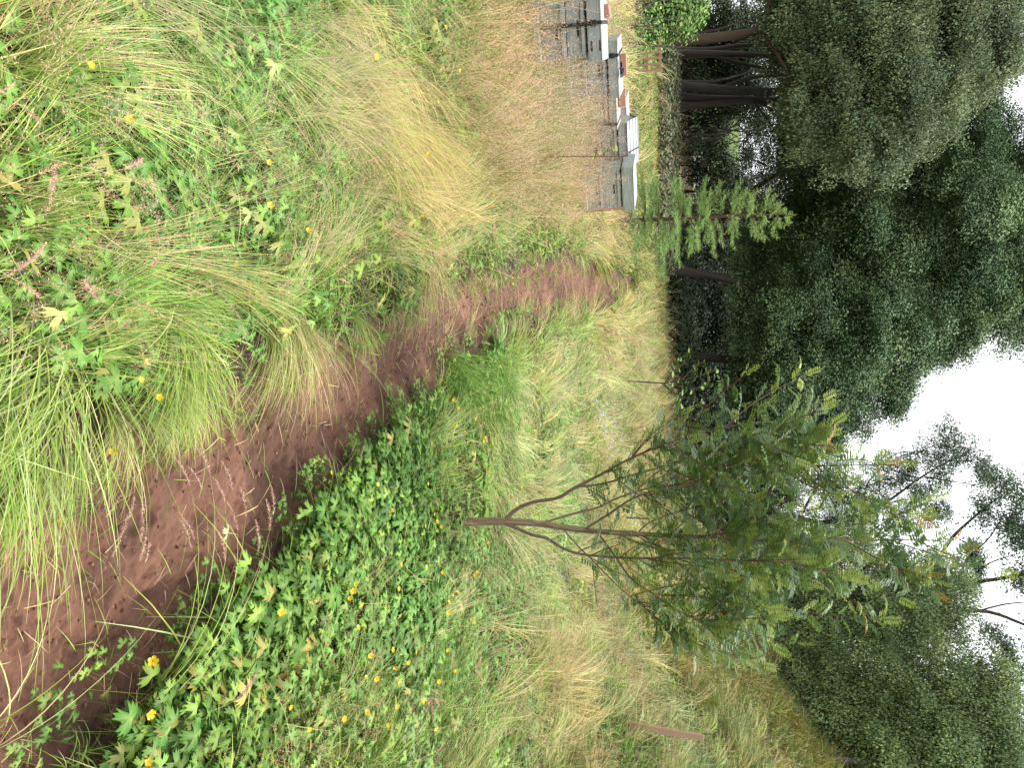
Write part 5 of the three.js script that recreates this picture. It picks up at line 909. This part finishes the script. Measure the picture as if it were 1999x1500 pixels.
  const own = {
    A: { 0: 'orange yellow buttercup nearest the lower left corner of the meadow', 1: 'yellow buttercup just behind the slanting pink seed heads', 2: 'large yellow buttercup beside a small bare patch left of the path', 6: 'bright yellow buttercup at the root of the bright green tussock', 7: 'small buttercup between the bright green tussock and the soil', 8: 'yellow buttercup at the soil edge beside drooping pink seed heads', 9: 'tiny buttercup lying low on the soil at the bottom edge', 14: 'buttercup in the grass straight below the rightmost beehive', 12: 'buttercup above the long swath of lodged straw grass' },
    B: { 0: 'yellow buttercup among the bent yellowish stalks over the soil', 1: 'large yellow buttercup at the lower right corner', 3: 'lone yellow buttercup low in the lobed leaves', 4: 'drooping yellow buttercup above the leaves near the right edge', 5: 'yellow buttercup where the lobed leaves meet the bare soil', 28: 'yellow buttercup at the very right edge of the meadow' },
    C: { 8: 'yellow buttercup directly right of the rowan foot above the leaves', 20: 'yellow buttercup right of the lowest fork of the rowan', 27: 'yellow buttercup beside the vivid green tussock at the path bend' },
  };
  A.forEach((f, i) => put(f, own.A[i] || 'yellow buttercup in the grass left of the soil path', own.A[i] ? null : 'buttercups left of the path'));
  B.forEach((f, i) => { const c = i >= 9 && i <= 12; put(f, own.B[i] || (c ? 'one of four clustered buttercups by the dark hollow in the leaves' : 'yellow buttercup above the lobed leaves at the lower right'), own.B[i] ? null : c ? 'cluster of four buttercups' : 'buttercups over the lobed leaves'); });
  C.forEach((f, i) => { const c = i < 5; put(f, own.C[i] || (c ? 'one of five clustered buttercups just below the rowan trunk' : 'yellow buttercup in the grass around the foot of the rowan'), own.C[i] ? null : c ? 'cluster of five buttercups' : 'buttercups around the rowan'); });
  // white flower heads in the dry grass
  const wg = new Geo(); for (let k = 0; k < 60; k++) blade(wg, 0, 0, 0, rr(0, 6.28), rr(0, 1.5), rr(0.012, 0.022), 0.007, 0.2, [0.75, 0.74, 0.68], [0.8, 0.78, 0.74], 1);
  const wGeo = wg.build();
  for (const [f] of [[[0.115,0.008,-8.138,0.6]], [[0.178,0.01,-8.649,0.6]], [[0.251,0.011,-8.687,0.6]], [[0.271,0.013,-8.991,0.6]], [[0.349,0.014,-8.768,0.6]], [[0.414,0.017,-8.953,0.6]], [[0.405,0.026,-10.03,0.6]], [[0.459,0.027,-9.951,0.6]], [[0.501,0.025,-9.521,0.6]], [[0.471,0.019,-8.937,0.6]], [[0.569,0.034,-10.088,0.6]], [[0.55,0.023,-9.01,0.6]], [[0.611,0.03,-9.528,0.6]], [[0.683,0.049,-10.675,0.6]], [[0.674,0.033,-9.378,0.6]], [[0.767,0.048,-10.152,0.6]], [[0.785,0.041,-9.415,0.6]], [[0.278,0.011,-8.486,0.6]], [[0.33,0.017,-9.352,0.6]], [[0.239,0.02,-9.828,0.6]]]) {
    const t = thing('white_flower', [f[0], f[1], f[2]], 'small white flower head in the dry grass left of the rowan', 'white flower', 'white flowers in the dry grass'), s = part('stem', sGeo, plantMat, t); s.scale.set(1.5, f[3], 1.5); s.scale.x = s.scale.z = 0.5;
    const q = part('flower', wGeo, petalMat, t, [tip[0] * 0.5, f[3], tip[2] * 0.5]); q.scale.set(1.5, 2.6, 1.5); q.rotation.y = rr(0, 6);
  }
}
console.log('instances', instanceCount);

renderer.render(scene, camera);
